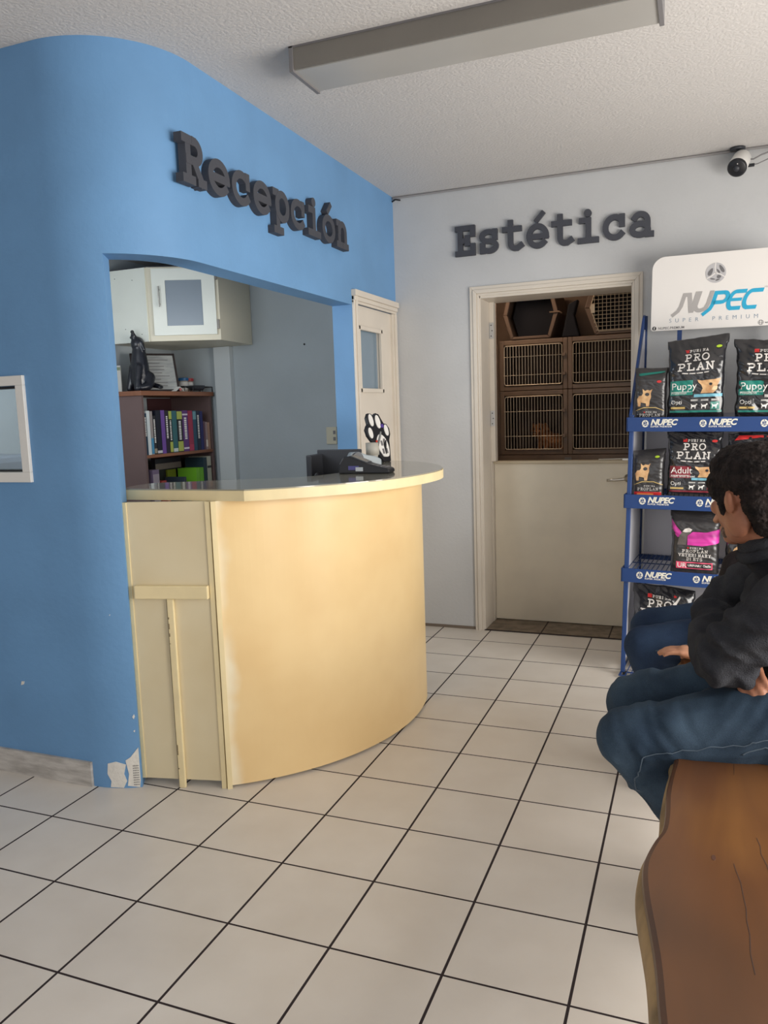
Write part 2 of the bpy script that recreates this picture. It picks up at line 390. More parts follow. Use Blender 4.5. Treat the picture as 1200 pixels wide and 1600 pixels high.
def stroke(bm, pts, w, y0, y1, fn):
    n = len(pts); L = []; R_ = []
    P = [V((p[0], p[1])) for p in pts]
    closed = (P[0] - P[-1]).length < 1e-6
    if closed: P = P[:-1]; n -= 1
    for i in range(n):
        if closed: a = P[i - 1]; b = P[(i + 1) % n]
        else: a = P[max(i - 1, 0)]; b = P[min(i + 1, n - 1)]
        d1 = (P[i] - a); d2 = (b - P[i])
        if d1.length < 1e-9: d1 = d2
        if d2.length < 1e-9: d2 = d1
        d1 = d1.normalized(); d2 = d2.normalized()
        d = (d1 + d2).normalized(); nn = V((-d.y, d.x)); c = max(0.5, nn.dot(V((-d1.y, d1.x))))
        e = V((0, 0))
        L.append(P[i] + nn * (w / 2 / c)); R_.append(P[i] - nn * (w / 2 / c))
    if not closed:   # extend ends by half a weight
        d = (P[0] - P[1]).normalized() * w * .46; L[0] += d; R_[0] += d
        d = (P[-1] - P[-2]).normalized() * w * .46; L[-1] += d; R_[-1] += d
    def mk(p, y): return bm.verts.new(fn(V((p.x, y, p.y))))
    A = [(mk(l, y0), mk(r, y0), mk(l, y1), mk(r, y1)) for l, r in zip(L, R_)]
    m_ = len(A); rng = range(m_) if closed else range(m_ - 1)
    for i in rng:
        p, q = A[i], A[(i + 1) % m_]
        bm.faces.new((p[0], q[0], q[1], p[1])); bm.faces.new((p[2], p[3], q[3], q[2]))
        bm.faces.new((p[0], p[2], q[2], q[0])); bm.faces.new((p[1], q[1], q[3], p[3]))
    if not closed:
        for p in (A[0], A[-1]): bm.faces.new((p[0], p[1], p[3], p[2]))
def glyph(bm, ch, x, z, cw, ch_h, w, y_front, y_back, fn=lambda p: p, dstep=0.0004):
    """letter with lower-left corner x,z, width cw, cap height ch_h, stroke weight w"""
    k = 0
    def mp(p): return (x + w / 2 + p[0] * (cw - w), z + w / 2 + p[1] * (ch_h - w))
    for s in GL[ch]:
        k += 1; yf = y_front - k * dstep
        if s[0] == 'dot':
            c = mp((s[1], s[2])); pts = arc(c[0], c[1], w * .68, w * .68, 0, 342, 19)
            A = [bm.verts.new(fn(V((p[0], yf, p[1])))) for p in pts]; B = [bm.verts.new(fn(V((p[0], y_back, p[1])))) for p in pts]
            bm.faces.new(A); bm.faces.new(B)
            for i in range(len(A)): bm.faces.new((A[i], A[(i + 1) % len(A)], B[(i + 1) % len(A)], B[i]))
        elif s[0] == 'acute':
            stroke(bm, [mp((s[1], s[2])), mp((s[3], s[4]))], w * .8, yf, y_back, fn)
        else: stroke(bm, [mp(p) for p in s], w, yf, y_back, fn)
def word(bm, s, x, z, adv, cw, h, w, yf, yb, fn=lambda p: p, dstep=0.00008):
    for i, c in enumerate(s):
        if c != ' ': glyph(bm, c, x + i * adv, z, cw * (.55 if c == 'I' else 1), h, w, yf, yb, fn, dstep)

# ------------------------------------------------------------------ THE SETTING
CEIL = 2.865
bm = newbm(); box(bm, -3.2, 4.6, -7.2, 3.2, -0.08, 0.0); struct('floor', bm, M_floor)
bm = newbm(); box(bm, -3.2, 4.6, -7.2, 3.2, CEIL, CEIL + 0.1); struct('ceiling', bm, M_ceiling)
# blue wall: plan path (outer face), near wing -> rounded corner -> long wing
TH = 0.125
def cpt(a, r=0.4): return (-.02 + r * math.cos(math.radians(a)), -1.99 - r * math.sin(math.radians(a)))
def wall_strip(bm, path, z0, z1, th=TH):
    """path: list of (outer xy, inner xy)"""
    n = len(path)
    O0 = [bm.verts.new((p[0][0], p[0][1], z0)) for p in path]; O1 = [bm.verts.new((p[0][0], p[0][1], z1)) for p in path]
    I0 = [bm.verts.new((p[1][0], p[1][1], z0)) for p in path]; I1 = [bm.verts.new((p[1][0], p[1][1], z1)) for p in path]
    for i in range(n - 1):
        bm.faces.new((O0[i], O0[i + 1], O1[i + 1], O1[i])); bm.faces.new((I0[i], I1[i], I1[i + 1], I0[i + 1]))
        bm.faces.new((O1[i], O1[i + 1], I1[i + 1], I1[i])); bm.faces.new((O0[i], I0[i], I0[i + 1], O0[i + 1]))
    for i in (0, n - 1): bm.faces.new((O0[i], O1[i], I1[i], I0[i]))
def cpair(a): return (cpt(a), cpt(a, 0.4 - TH))
bm = newbm()
Yn = -2.39
A_J = 60.0
arcA = [cpair(90 - (90 - A_J) * k / 30) for k in range(31)]
arcB = [cpair(A_J - A_J * k / 60) for k in range(61)]
# near wing with the window hole x -0.85..-0.238, z 1.29..1.632
wall_strip(bm, [((-3.0, Yn), (-3.0, Yn + TH)), ((-0.85, Yn), (-0.85, Yn + TH))], 0, CEIL)
wall_strip(bm, [((-0.85, Yn), (-0.85, Yn + TH)), ((-0.238, Yn), (-0.238, Yn + TH))], 0, 1.29)
wall_strip(bm, [((-0.85, Yn), (-0.85, Yn + TH)), ((-0.238, Yn), (-0.238, Yn + TH))], 1.632, CEIL)
wall_strip(bm, [((-0.238, Yn), (-0.238, Yn + TH))] + arcA, 0, CEIL)
ZH = 2.103
wall_strip(bm, arcB + [((.38, -.483), (.38 - TH, -.483))], ZH, CEIL)
wall_strip(bm, [((.38, -.483), (.38 - TH, -.483)), ((.38, -.44), (.38 - TH, -.44))], 0, CEIL)
wall_strip(bm, [((.38, -.44), (.38 - TH, -.44)), ((.38, .2), (.38 - TH, .2))], 2.12, CEIL)
wall_strip(bm, [((.38, .2), (.38 - TH, .2)), ((.38, .25), (.38 - TH, .25))], 0, CEIL)
struct('wall_left', bm, M_blue)
# skirting strip of the near wing, with bare plaster chips by the corner
bm = newbm(); prism(bm, [(-3.0, Yn), (-.02, Yn), (-.02, Yn - .012), (-3.0, Yn - .012)], 0, .104)
o = struct('baseboard_left', bm, mat('scuffed_white_skirting', (205, 200, 194), 0.6, rgb2=(168, 162, 156), vscale=9, stretch=(1, 1, 5), bump=0.2))
bm = newbm()
def wall_patch(bm, pts, off=0.0025):
    """pts: (arc length s measured from the straight/rounded limit, z)"""
    n = len(pts); A = []; B = []
    for s, z in pts:
        a = 90 - math.degrees(s / 0.4) if s > 0 else 90
        x, y = cpt(a, 0.4 + off); x2, y2 = cpt(a, 0.399)
        if s < 0: x += s; x2 += s
        A.append(bm.verts.new((x, y, z))); B.append(bm.verts.new((x2, y2, z)))
    bm.faces.new(A); bm.faces.new(B)
    for i in range(n): bm.faces.new((A[i], A[(i + 1) % n], B[(i + 1) % n], B[i]))
wall_patch(bm, [(.075, .104), (.07, .06), (.085, .03), (.08, .004), (.135, .002), (.15, .03), (.14, .06), (.15, .1), (.11, .113)])
wall_patch(bm, [(.152, .01), (.2, .002), (.204, .03), (.204, .17), (.195, .16), (.17, .13), (.15, .118), (.16, .06)])
wall_patch(bm, [(.19, .30), (.195, .29), (.2, .30), (.197, .31)]); wall_patch(bm, [(.19, .24), (.195, .235), (.197, .245)])
wall_patch(bm, [(-.33, .40), (-.345, .395), (-.34, .412), (-.325, .413)])
wall_patch(bm, [(.13, 0.72), (.133, .72), (.134, .725)])
struct('trim_1', bm, mat('bare_plaster', (226, 222, 214), 0.9, bump=0.3, bscale=60))
bm = newbm()
for k in range(9):
    for j in range(4): wall_patch(bm, [(.178 + j * .006, .012 + k * .01), (.181 + j * .006, .012 + k * .01), (.181 + j * .006, .016 + k * .01), (.178 + j * .006, .016 + k * .01)], 0.0035)
struct('trim_2', bm, M_dgrey_print)
# back wall (white), with the grooming-room doorway
DX0, DX1, DZ = 0.942, 1.892, 2.19
YB, YT = 0.25, 0.54
bm = newbm()
box(bm, .38, DX0, YB, YT, 0, CEIL); box(bm, DX1, 4.6, YB, YT, 0, CEIL); box(bm, DX0, DX1, YB, YT, DZ, CEIL)
struct('wall_back', bm, M_white_wall)
bm = newbm(); box(bm, -3.2, .38, YB, YT, 0, CEIL); struct('wall_back_office', bm, M_office)
bm = newbm(); box(bm, -1.55, -1.431, -2.26, YB, 0, CEIL); struct('wall_left_office', bm, M_office)
bm = newbm(); box(bm, 4.3, 4.4, -.9, .25, 0, CEIL); box(bm, 4.3, 4.4, -7.2, -4.5, 0, CEIL); box(bm, 4.3, 4.4, -4.5, -.9, 2.45, CEIL); struct('wall_right', bm, M_white_wall)
bm = newbm(); box(bm, -3.2, 4.6, -7.2, -7.1, 0, .3); box(bm, -3.2, 4.6, -7.2, -7.1, 2.6, CEIL); box(bm, -3.2, -1, -7.2, -7.1, .3, 2.6); box(bm, 3.6, 4.6, -7.2, -7.1, .3, 2.6)
struct('wall_front', bm, M_white_wall)
bm = newbm(); box(bm, -3.2, -3.1, -7.1, -2.39, 0, CEIL); struct('wall_left_front', bm, M_white_wall)
bm = newbm(); box(bm, -1.03, -.895, .2, .25, 0, 1.985); struct('trim_3', bm, mat('pale_pilaster_paint', (196, 202, 204), 0.6), bevel=.003)
bm = newbm(); box(bm, -.98, .26, .24, .25, 1.985, CEIL)
bm.free()
bm = newbm(); box(bm, -1.55, .25, -2.25, .25, 2.57, 2.62); struct('ceiling_office', bm, M_ceiling)
# grooming room
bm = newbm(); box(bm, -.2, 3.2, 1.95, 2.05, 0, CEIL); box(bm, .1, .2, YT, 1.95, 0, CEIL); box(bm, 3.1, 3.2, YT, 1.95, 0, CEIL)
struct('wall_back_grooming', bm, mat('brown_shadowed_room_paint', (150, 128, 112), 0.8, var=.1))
# pipe-like joint line between ceiling and back wall + small cable end
bm = newbm(); tube(bm, [(.385, .24, 2.857), (4.2, .24, 2.857)], 0.007, 6)
struct('trim_4', bm, mat('grey_ceiling_joint', (150, 147, 147), 0.8))
bm = newbm(); tube(bm, [(.382, .235, 2.835), (.41, .22, 2.842), (.44, .235, 2.838)], 0.005, 6)
tag(obj('cable_stub', bm, M_dark), 'short black cable end in the corner where blue and white walls meet the ceiling', 'cable')
# thin brownish strip along the foot of the back wall
bm = newbm(); box(bm, .4, .9, .247, .25, 0, .02); box(bm, 1.94, 4.2, .247, .25, 0, .02); struct('baseboard_back', bm, M_base_strip)
# doorway casing, jambs, threshold
def frame_profile(bm, x0, x1, zt, w, yf, th, zb=0.0):
    """mitred casing, outer edge x0..x1/zt, width w, front y yf"""
    for a, b, d in ((0, 0.35, th), (0.35, 0.75, th * 1.5), (0.75, 1.0, th * .8)):
        o0, o1 = w * a, w * b
        P = [(x0 + o0, zb), (x0 + o0, zt - o0), (x1 - o0, zt - o0), (x1 - o0, zb), (x1 - o1, zb), (x1 - o1, zt - o1), (x0 + o1, zt - o1), (x0 + o1, zb)]
        for q in ((0, 1, 6, 7), (1, 2, 5, 6), (2, 3, 4, 5)): prism(bm, [P[i] for i in q], yf - d, yf, 'y')
bm = newbm(); frame_profile(bm, .89, 1.945, 2.25, .06, YB, .014)
struct('trim_5', bm, M_trimw, bevel=.002)
bm = newbm(); box(bm, DX0 - .01, DX0 + .015, YB - .002, YT, 0, DZ + .01); box(bm, DX1 - .012, DX1 + .005, YB - .002, YT, 0, DZ + .01); box(bm, DX0, DX1, YB - .002, YT, DZ - .015, DZ + .01)
box(bm, DX0 + .015, DX0 + .046, .47, .535, 1.12, DZ - .015); box(bm, DX0 + .015, DX0 + .02, .47, .535, 0, 1.12)
struct('trim_6', bm, M_trimw, bevel=.002)
bm = newbm(); box(bm, DX0, DX1, YB, .6, -.001, .004); struct('trim_7', bm, M_thresh)
bm = newbm(); 
for x in (1.32, 1.75): box(bm, x, x + .008, YB, .56, .003, .0055)
box(bm, DX0, DX1 + .02, .243, .256, .0005, .006)
struct('trim_8', bm, mat('dark_joint', (52, 44, 42), 0.9))
# lower half of the stable door
hd = thing('half_door', 'closed cream lower half of the stable door under the cages', 'door', (DX0 + .02, .538, 0)); hd['kind'] = 'structure'; del hd['label']; del hd['category']
hd.name = 'door_2'
bm = newbm(); box(bm, .0, .925, -.002, .038, .008, 1.10); obj('door_leaf', bm, M_dutch, hd, bevel=.002)
bm = newbm(); box(bm, -.0, .925, -.022, .05, 1.10, 1.118); obj('door_ledge', bm, mat('beige_door_ledge', (190, 176, 150), 0.4), hd, bevel=.002)
bm = newbm(); lathe(bm, [(0, 0), (.027, 0), (.027, .008), (.01, .012), (.01, .05), (.0, .05)], (0, 0, 0), 20, T(.885, -.002, 1.0) @ Matrix.Rotation(PI / 2, 4, 'X'))
tube(bm, [(.885, -.052, 1.0), (.86, -.054, .998), (.80, -.054, .992), (.755, -.052, .99)], [.011, .010, .009, .009], 10)
obj('lever_handle', bm, M_chrome, hd, smooth=True)
bm = newbm(); box(bm, .85, .93, -.03, -.0, 1.118, 1.13); tube(bm, [(.70, -.02, 1.124), (.86, -.02, 1.127)], .005, 8); obj('door_latch', bm, M_chrome, hd)
# hinge plates left on the jamb where the upper half used to hang
for z in (1.99, 1.41):
    bm = newbm(); box(bm, .959, .987, .463, .470, z - .052, z + .052)
    h = obj('hinge_plate', bm, mat('steel_hinge', (200, 200, 200), .3, metal=.6), bevel=.001)
    h['kind'] = 'structure'; h.name = 'trim_9'
    bm = newbm()
    for dz in (-.035, 0, .035):
        ellipsoid(bm, (.972 + (dz == 0) * .006, .4625, z + dz), (.004, .003, .004), seg=8, rings=6)
    obj('screw', bm, M_dark, h)
# ------------- side door in the blue wall
d1 = bpy.data.objects.new('door_1', None); COL.objects.link(d1); d1['kind'] = 'structure'; d1.location = (.38, 0, 0)
bm = newbm(); box(bm, -.05, -.015, -.42, .175, .01, 1.62); box(bm, -.05, -.015, -.42, .175, 1.975, 2.115); box(bm, -.05, -.015, -.42, -.375, 1.62, 1.975); box(bm, -.05, -.015, -.035, .175, 1.62, 1.975)
obj('door_leaf', bm, M_trimw, d1)
bm = newbm()
for b_ in ((-.395, -.015, 1.60, 1.625), (-.395, -.015, 1.97, 1.995), (-.395, -.37, 1.6, 1.995), (-.04, -.015, 1.6, 1.995)): box(bm, -.016, .004, *b_)
obj('pane_beading', bm, M_trimw, d1, bevel=.003)
bm = newbm(); box(bm, -.038, -.032, -.375, -.035, 1.62, 1.975)
obj('window_pane', bm, mat('grey_blue_pane', (120, 140, 156), 0.08, spec=.7), d1)
bm = newbm()
for a, b, d in ((-.478, -.462, .014), (-.462, -.44, .024), (-.44, -.425, .012)): box(bm, -.002, d, a, b, 0, 2.19)
for a, b, d in ((2.115, 2.13, .012), (2.13, 2.155, .02), (2.155, 2.19, .03)): box(bm, -.002, d, -.478 - (b > 2.16) * .006, .235, a, b)
for a, b, d in ((.175, .19, .004), (.19, .215, .018), (.215, .24, .012)): box(bm, -.052, d, a, b, 0, 2.115)
obj('door_casing', bm, M_trimw, d1, bevel=.003)
# ------------- window in the near wing
w1 = bpy.data.objects.new('window_1', None); COL.objects.link(w1); w1['kind'] = 'structure'; w1.location = (-.52, Yn, 1.46)
bm = newbm()
for b_ in ((-.37, .322, -.21, -.17), (-.37, .322, .172, .21)): box(bm, b_[0], b_[1], -.014, .11, b_[2], b_[3])
box(bm, .282, .322, -.014, .11, -.17, .172); box(bm, -.37, -.33, -.014, .11, -.17, .172)
obj('window_frame', bm, M_white, w1, bevel=.002)
def glass_mat():
    mt = bpy.data.materials.new('window_glass'); mt.use_nodes = True; b = mt.node_tree.nodes['Principled BSDF']
    b.inputs['Base Color'].default_value = (.8, .9, .95, 1); b.inputs['Roughness'].default_value = .02; b.inputs['Transmission Weight'].default_value = .9; b.inputs['IOR'].default_value = 1.45
    return mt
M_glass = glass_mat()
bm = newbm(); box(bm, -.33, .282, .05, .056, -.17, .172); obj('window_pane', bm, M_glass, w1)
bm = newbm(); box(bm, -.33, .282, .03, .08, .163, .172); box(bm, -.33, .282, .03, .08, -.17, -.163); obj('pane_gasket', bm, M_dark, w1)

# ------------------------------------------------------------------ wall lettering
sg = thing('reception_sign', 'raised dark grey word Recepción on the blue wall above the hatch', 'sign', (.38, -1.35, 2.385))
# sign faces +x; local: letters run along +y
def rec_fn(p): return V((-p.y, p.x + 1.35, p.z - 2.385))
x = -2.127; adv = .1745
for i, c in enumerate('Recepción'):
    bm = newbm(); glyph(bm, c, x + i * adv, 2.383, .158, .182, .034, -.034, 0.0, rec_fn)
    obj('letter', bm, M_letter, sg)
sg = thing('grooming_sign', 'raised dark grey word Estética on the white wall above the half door', 'sign', (1.4, .25, 2.445))
def est_fn(p): return V((p.x - 1.4, p.y, p.z - 2.445))
for i, c in enumerate('Estética'):
    bm = newbm(); glyph(bm, c, .802 + i * .152, 2.443, .138, .186, .033, -.022, 0.0, est_fn)
    obj('letter', bm, M_letter, sg)

# ------------------------------------------------------------------ ceiling lamp
lp = thing('ceiling_lamp', 'long switched-off fluorescent lamp box with metal sides on the ceiling', 'lamp', (1.46, -1.82, CEIL))
bm = newbm(); box(bm, -.66, .66, -.115, -.105, -.082, 0); box(bm, -.66, .66, .105, .112, -.082, 0); obj('side_rail', bm, M_alu, lp, bevel=.001)
bm = newbm(); box(bm, -.66, .66, -.105, .105, -.086, -.078); obj('diffuser', bm, M_diff, lp)
for s in (-1, 1):
    bm = newbm(); box(bm, s * .66 - .008, s * .66 + .008, -.12, .116, -.092, 0); obj('end_cap', bm, mat('dull_end_cap', (120, 118, 120), .5), lp, bevel=.001)
bm = newbm(); box(bm, -.67, .67, -.12, .12, -.006, 0); obj('mounting_plate', bm, M_dgrey_print, lp)
# ------------------------------------------------------------------ security camera
sc_ = thing('security_camera', 'small white security camera with black face under the ceiling at upper right', 'camera', (2.44, .13, 2.745))
d = V((-.25, -.8, -.62)).normalized(); q = d.to_track_quat('Z', 'Y').to_matrix().to_4x4() @ Matrix.Diagonal((1.4, 1.4, 1.1, 1))
bm = newbm(); lathe(bm, [(0, -.11), (.028, -.108), (.034, -.09), (.036, 0), (.034, .012)], seg=28, M=q); obj('camera_body', bm, M_white, sc_, smooth=True)
bm = newbm(); lathe(bm, [(.0335, .0), (.036, .012), (.0355, .02), (.03, .026), (.0, .027)], seg=28, M=q); obj('camera_face', bm, M_dark, sc_, smooth=True)
bm = newbm(); lathe(bm, [(0, .024), (.012, .026), (.011, .031), (0, .033)], seg=16, M=q); obj('lens', bm, M_dark2, sc_, smooth=True)
bm = newbm(); ellipsoid(bm, q @ V((.006, .018, .027)), (.003, .003, .003), seg=8, rings=6); obj('led', bm, M_white, sc_)
bm = newbm(); tube(bm, [(0, .05, .03), (.0, .09, .06), (0, .11, .09)], .012, 10); lathe(bm, [(0, 0), (.04, 0), (.04, .012), (0, .014)], (0, .08, .106)); obj('bracket', bm, M_dark2, sc_, smooth=True)
bm = newbm(); tube(bm, [(.0, .06, .05), (.05, .06, .045), (.08, .05, .04), (.12, .06, .06), (.2, .08, .085)], .004, 6)
tube(bm, [(.03, .04, .005), (.1, .04, .01), (.15, .05, .03), (.18, .07, .06), (.2, .08, .085)], .003, 6); obj('cable', bm, M_dgrey_print, sc_)
bm = newbm(); box(bm, .035, .085, .03, .045, -.002, .014); obj('cable_plug', bm, M_dark, sc_, bevel=.002)

# ------------------------------------------------------------------ reception counter
ct = thing('reception_counter', 'curved cream reception counter with smoky glass top standing in the hatch', 'counter', (.5, -1.6, 0))
cx, cy, CR = -.09, -1.33, 1.1
def L_(p): return (p[0] - .5, p[1] + 1.6)
def carc(a0, a1, r, n): return [(cx + r * math.cos(math.radians(a0 + (a1 - a0) * k / n)), cy + r * math.sin(math.radians(a0 + (a1 - a0) * k / n))) for k in range(n + 1)]
a0 = math.degrees(math.atan2(-2.232 - cy, .517 - cx))
pout = carc(a0, 14, CR, 48); pin = carc(14, a0, CR - .03, 48)
bm = newbm(); prism(bm, [L_(p) for p in pout + pin], .012, 1.163); obj('curved_front', bm, M_counter_f, ct)
bm = newbm(); prism(bm, [L_(p) for p in carc(a0, a0 + 1.0, CR + .006, 2) + carc(a0 + 1.0, a0, CR - .01, 2)], .0, 1.163)
obj('corner_strip', bm, M_edge, ct)
# left panel plane from (.176,-2.311) to (.515,-2.237)
pa, pb = V((.172, -2.314, 0)), V((.515, -2.239, 0)); dx = (pb - pa).normalized(); ang = math.atan2(dx.y, dx.x); LW = (pb - pa).length
MP = T(pa.x - .5, pa.y + 1.6, 0) @ rotz(ang)
bm = newbm(); box(bm, 0, LW, .0, .022, .03, 1.163, MP); obj('side_panel', bm, M_counter_side, ct)
bm = newbm(); box(bm, LW - .016, LW + .004, -.006, .02, 0, 1.163, MP); box(bm, -.004, .012, -.004, .02, .03, 1.163, MP); obj('side_trim', bm, M_edge, ct, bevel=.001)
bm = newbm(); box(bm, .028, LW - .018, -.024, 0, .782, .835, MP); obj('rail_handle', bm, M_edge, ct, bevel=.004)
bm = newbm(); box(bm, .158, .185, -.016, 0, .0, .782, MP); obj('door_batten', bm, M_edge, ct, bevel=.003)
bm = newbm(); box(bm, .151, .1585, -.0035, 0.001, .03, .782, MP)
for z in (.60, .63, .66, .70, .08, .14, .16): box(bm, .158, .164, -.018, -.015, z, z + .012 + .01 * math.sin(z * 50), MP)
obj('panel_gap', bm, mat('drab_line', (132, 118, 92), .9), ct)  # drab strip along the batten and small marks on its edge
outer = [(.10, -2.222), (.665, -2.226), (.70, -2.203), (.80, -2.128), (.896, -2.036), (.99, -1.925), (1.065, -1.8), (1.118, -1.66), (1.148, -1.51), (1.157, -1.36), (1.14, -1.22), (1.09, -1.08), (1.01, -.93), (.9, -.8), (.78, -.71), (.67, -.665), (.52, -.65), (.42, -.66)]
inner = [(.42, -.86), (.58, -.95), (.67, -1.08), (.71, -1.25), (.713, -1.4), (.69, -1.56), (.64, -1.67), (.55, -1.735), (.454, -1.785), (.3, -1.85), (.2, -1.91), (.073, -1.975), (.05, -2.05), (.06, -2.15)]
def spline(pts, n=4):
    out = []
    for i in range(len(pts) - 1):
        p0 = V(pts[max(i - 1, 0)]); p1 = V(pts[i]); p2 = V(pts[i + 1]); p3 = V(pts[min(i + 2, len(pts) - 1)])
        for k in range(n):
            t = k / n; q = .5 * ((2 * p1) + (p2 - p0) * t + (2 * p0 - 5 * p1 + 4 * p2 - p3) * t * t + (-p0 + 3 * p1 - 3 * p2 + p3) * t ** 3)
            out.append((q.x, q.y))
    return out + [tuple(pts[-1])]
oo = [outer[0]] + spline(outer[1:]); ii = spline(inner)
bm = newbm(); prism(bm, [L_(p) for p in oo + ii], 1.163, 1.2025); obj('counter_top', bm, M_edge, ct)
def inset(poly, d):
    n = len(poly); out = []
    ar = sum(poly[i][0] * poly[(i + 1) % n][1] - poly[(i + 1) % n][0] * poly[i][1] for i in range(n))
    s = 1 if ar > 0 else -1
    for i in range(n):
        a = V(poly[i - 1]); b = V(poly[i]); c = V(poly[(i + 1) % n])
        d1 = (b - a).normalized(); d2 = (c - b).normalized(); dd = (d1 + d2).normalized(); nn = V((-dd.y, dd.x)) * s
        out.append(tuple(b + nn * d))
    return out
bm = newbm(); prism(bm, inset([L_(p) for p in oo + ii], .004), 1.2025, 1.2075); obj('glass_sheet', bm, M_glass_top, ct)
# inner shelf and rear side below, seen from inside
bm = newbm(); prism(bm, [L_(p) for p in inset(carc(a0 + 6, 10, CR - .04, 30) + carc(10, a0 + 6, CR - .5, 30), 0.0)], .70, .725); obj('inner_shelf', bm, M_counter_side, ct)

# ---- things on the counter
Z = 1.2075
t = thing('card_terminal', 'black wedge-shaped card terminal lying on the counter edge', 'card terminal', (.855, -1.49, Z), math.radians(4))
bm = newbm(); prism(bm, [(-.115, 0), (-.11, .045), (-.09, .076), (-.06, .08), (.03, .044), (.09, .028), (.12, .024), (.13, .012), (.125, 0)], -.045, .045, 'y'); obj('terminal_body', bm, M_dark, t, bevel=.006)
bm = newbm(); prism(bm, [(-.06, .078), (-.055, .0825), (.02, .052), (.02, .046)], -.036, .036, 'y'); obj('screen', bm, mat('dim_screen', (60, 66, 72), .15), t)
bm = newbm()
for i in range(4):
    for j in range(3): box(bm, .032 + i * .02, .046 + i * .02, -.03 + j * .022, -.014 + j * .022, .026, .0415 - i * .0042)
obj('keypad', bm, M_dgrey_print, t)
bm = newbm(); box(bm, -.065, -.015, -.0465, -.0455, .018, .036); obj('sticker', bm, mat('violet_label', (84, 82, 140), .5), t)
bm = newbm(); box(bm, -.03, .005, -.0475, -.0465, .012, .03); obj('sticker', bm, mat('pale_label', (190, 196, 200), .5), t)
t = thing('tape_dispenser', 'grey plastic tape dispenser behind the card terminal', 'tape dispenser', (.745, -1.27, Z), math.radians(50))
bm = newbm(); prism(bm, [(-.07, 0), (-.075, .06), (-.06, .085), (-.02, .085), (.02, .07), (.07, .06), (.10, .045), (.10, 0)], -.02, .02, 'y'); obj('dispenser_body', bm, mat('light_grey_plastic', (150, 160, 166), .45), t, bevel=.006)
bm = newbm(); lathe(bm, [(.012, -.01), (.03, -.01), (.03, .01), (.012, .01)], M=T(-.035, -.022, .055) @ Matrix.Rotation(PI / 2, 4, 'X')); obj('tape_roll', bm, M_dark2, t)
t = thing('pen_cup', 'pale grey cup with one upright marker behind the card terminal', 'cup', (.68, -.97, Z), 0)
bm = newbm(); lathe(bm, [(.0, 0), (.022, 0), (.028, .05), (.035, .052), (.036, .115), (.033, .115), (.03, .055), (.02, .005)], seg=24); obj('cup', bm, mat('warm_grey_plastic', (172, 168, 158), .5), t, smooth=True)
bm = newbm(); tube(bm, [(.008, 0, .02), (.045, 0, .15), (.05, 0, .172)], [.006, .006, .004], 10); obj('marker', bm, mat('grey_marker', (120, 120, 118), .5), t, smooth=True)
# paw-shaped display stand
t = thing('paw_display', 'black paw-shaped display board with white ovals standing at the far end of the counter', 'display stand', (.675, -.76, Z), math.radians(80))
paw = [(-.03, 0), (-.075, .05), (-.105, .12), (-.13, .15), (-.135, .185), (-.115, .205), (-.10, .215), (-.10, .25), (-.075, .275), (-.045, .272), (-.03, .258), (-.0, .275), (.03, .268), (.045, .24), (.06, .215), (.085, .21), (.105, .185), (.1, .15), (.075, .12), (.06, .07), (.035, 0)]
MT = Matrix.Rotation(math.radians(-15), 4, 'X') @ Matrix.Shear('XZ', 4, (0, 0)) 
bm = newbm(); prism(bm, paw, -.008, .008, 'y', MT); obj('board', bm, M_dark, t, bevel=.002)
for (a, b, rx, rz_, nm) in ((-.065, .235, .021, .034, 'toe_pad'), (.0, .225, .023, .038, 'toe_pad'), (.065, .175, .02, .032, 'toe_pad'), (-.1, .165, .02, .03, 'toe_pad')):
    bm = newbm(); prism(bm, arc(a, b, rx, rz_, 0, 348, 24), -.011, -.008, 'y', MT); obj(nm, bm, M_white_print, t)
bm = newbm(); prism(bm, spline([(-.03, .03), (-.06, .08), (-.055, .13), (-.015, .155), (.03, .13), (.045, .08), (.025, .03), (-.03, .03)], 4)[:-1], -.011, -.008, 'y', MT); obj('heel_pad', bm, M_white_print, t)
bm = newbm(); box(bm, -.075, -.04, -.0125, -.011, .105, .122, MT); obj('printed_badge', bm, mat('red_print', (190, 60, 44), .5), t)
bm = newbm(); box(bm, .015, .045, -.0125, -.011, .19, .21, MT); obj('printed_badge', bm, mat('violet_print', (80, 60, 140), .5), t)
bm = newbm()
for a, b in ((-.03, .045), (.005, .045), (-.028, .09), (.004, .1)): box(bm, a, a + .018, -.0125, -.011, b, b + .028, MT)
obj('printed_cards', bm, M_dgrey_print, t)
bm = newbm(); prism(bm, [(.0, 0), (.07, 0), (.0, .12)], -.004, .004, 'x'); obj('rear_strut', bm, M_dark, t)
# desk behind the counter and the register on it
dk = tag(obj('office_desk', (lambda b: (box(b, -.15, .6, -1.2, -.55, .98, 1.02), box(b, -.13, -.09, -1.18, -1.14, 0, .98), box(b, -.13, -.09, -.62, -.58, 0, .98), box(b, .54, .58, -.62, -.58, 0, .98), box(b, .54, .58, -1.18, -1.14, 0, .98), b)[-1])(newbm()), M_counter_side, bevel=.003), 'cream office desk behind the reception counter, only its edge showing', 'desk')
t = thing('cash_register', 'black open-fronted register screen on the desk behind the card terminal', 'cash register', (.50, -1.135, 1.02), math.radians(4))
bm = newbm(); box(bm, -.085, .16, .06, .075, 0, .275); box(bm, -.085, -.055, -.09, .075, 0, .255); obj('housing', bm, M_dark2, t, bevel=.005)
bm = newbm(); prism(bm, [(-.054, .0), (-.054, .15), (-.035, .17), (-.01, .135), (.14, .14), (.155, .12), (.155, 0)], -.08, -.02, 'y'); obj('front_bar', bm, M_dark, t, bevel=.006)

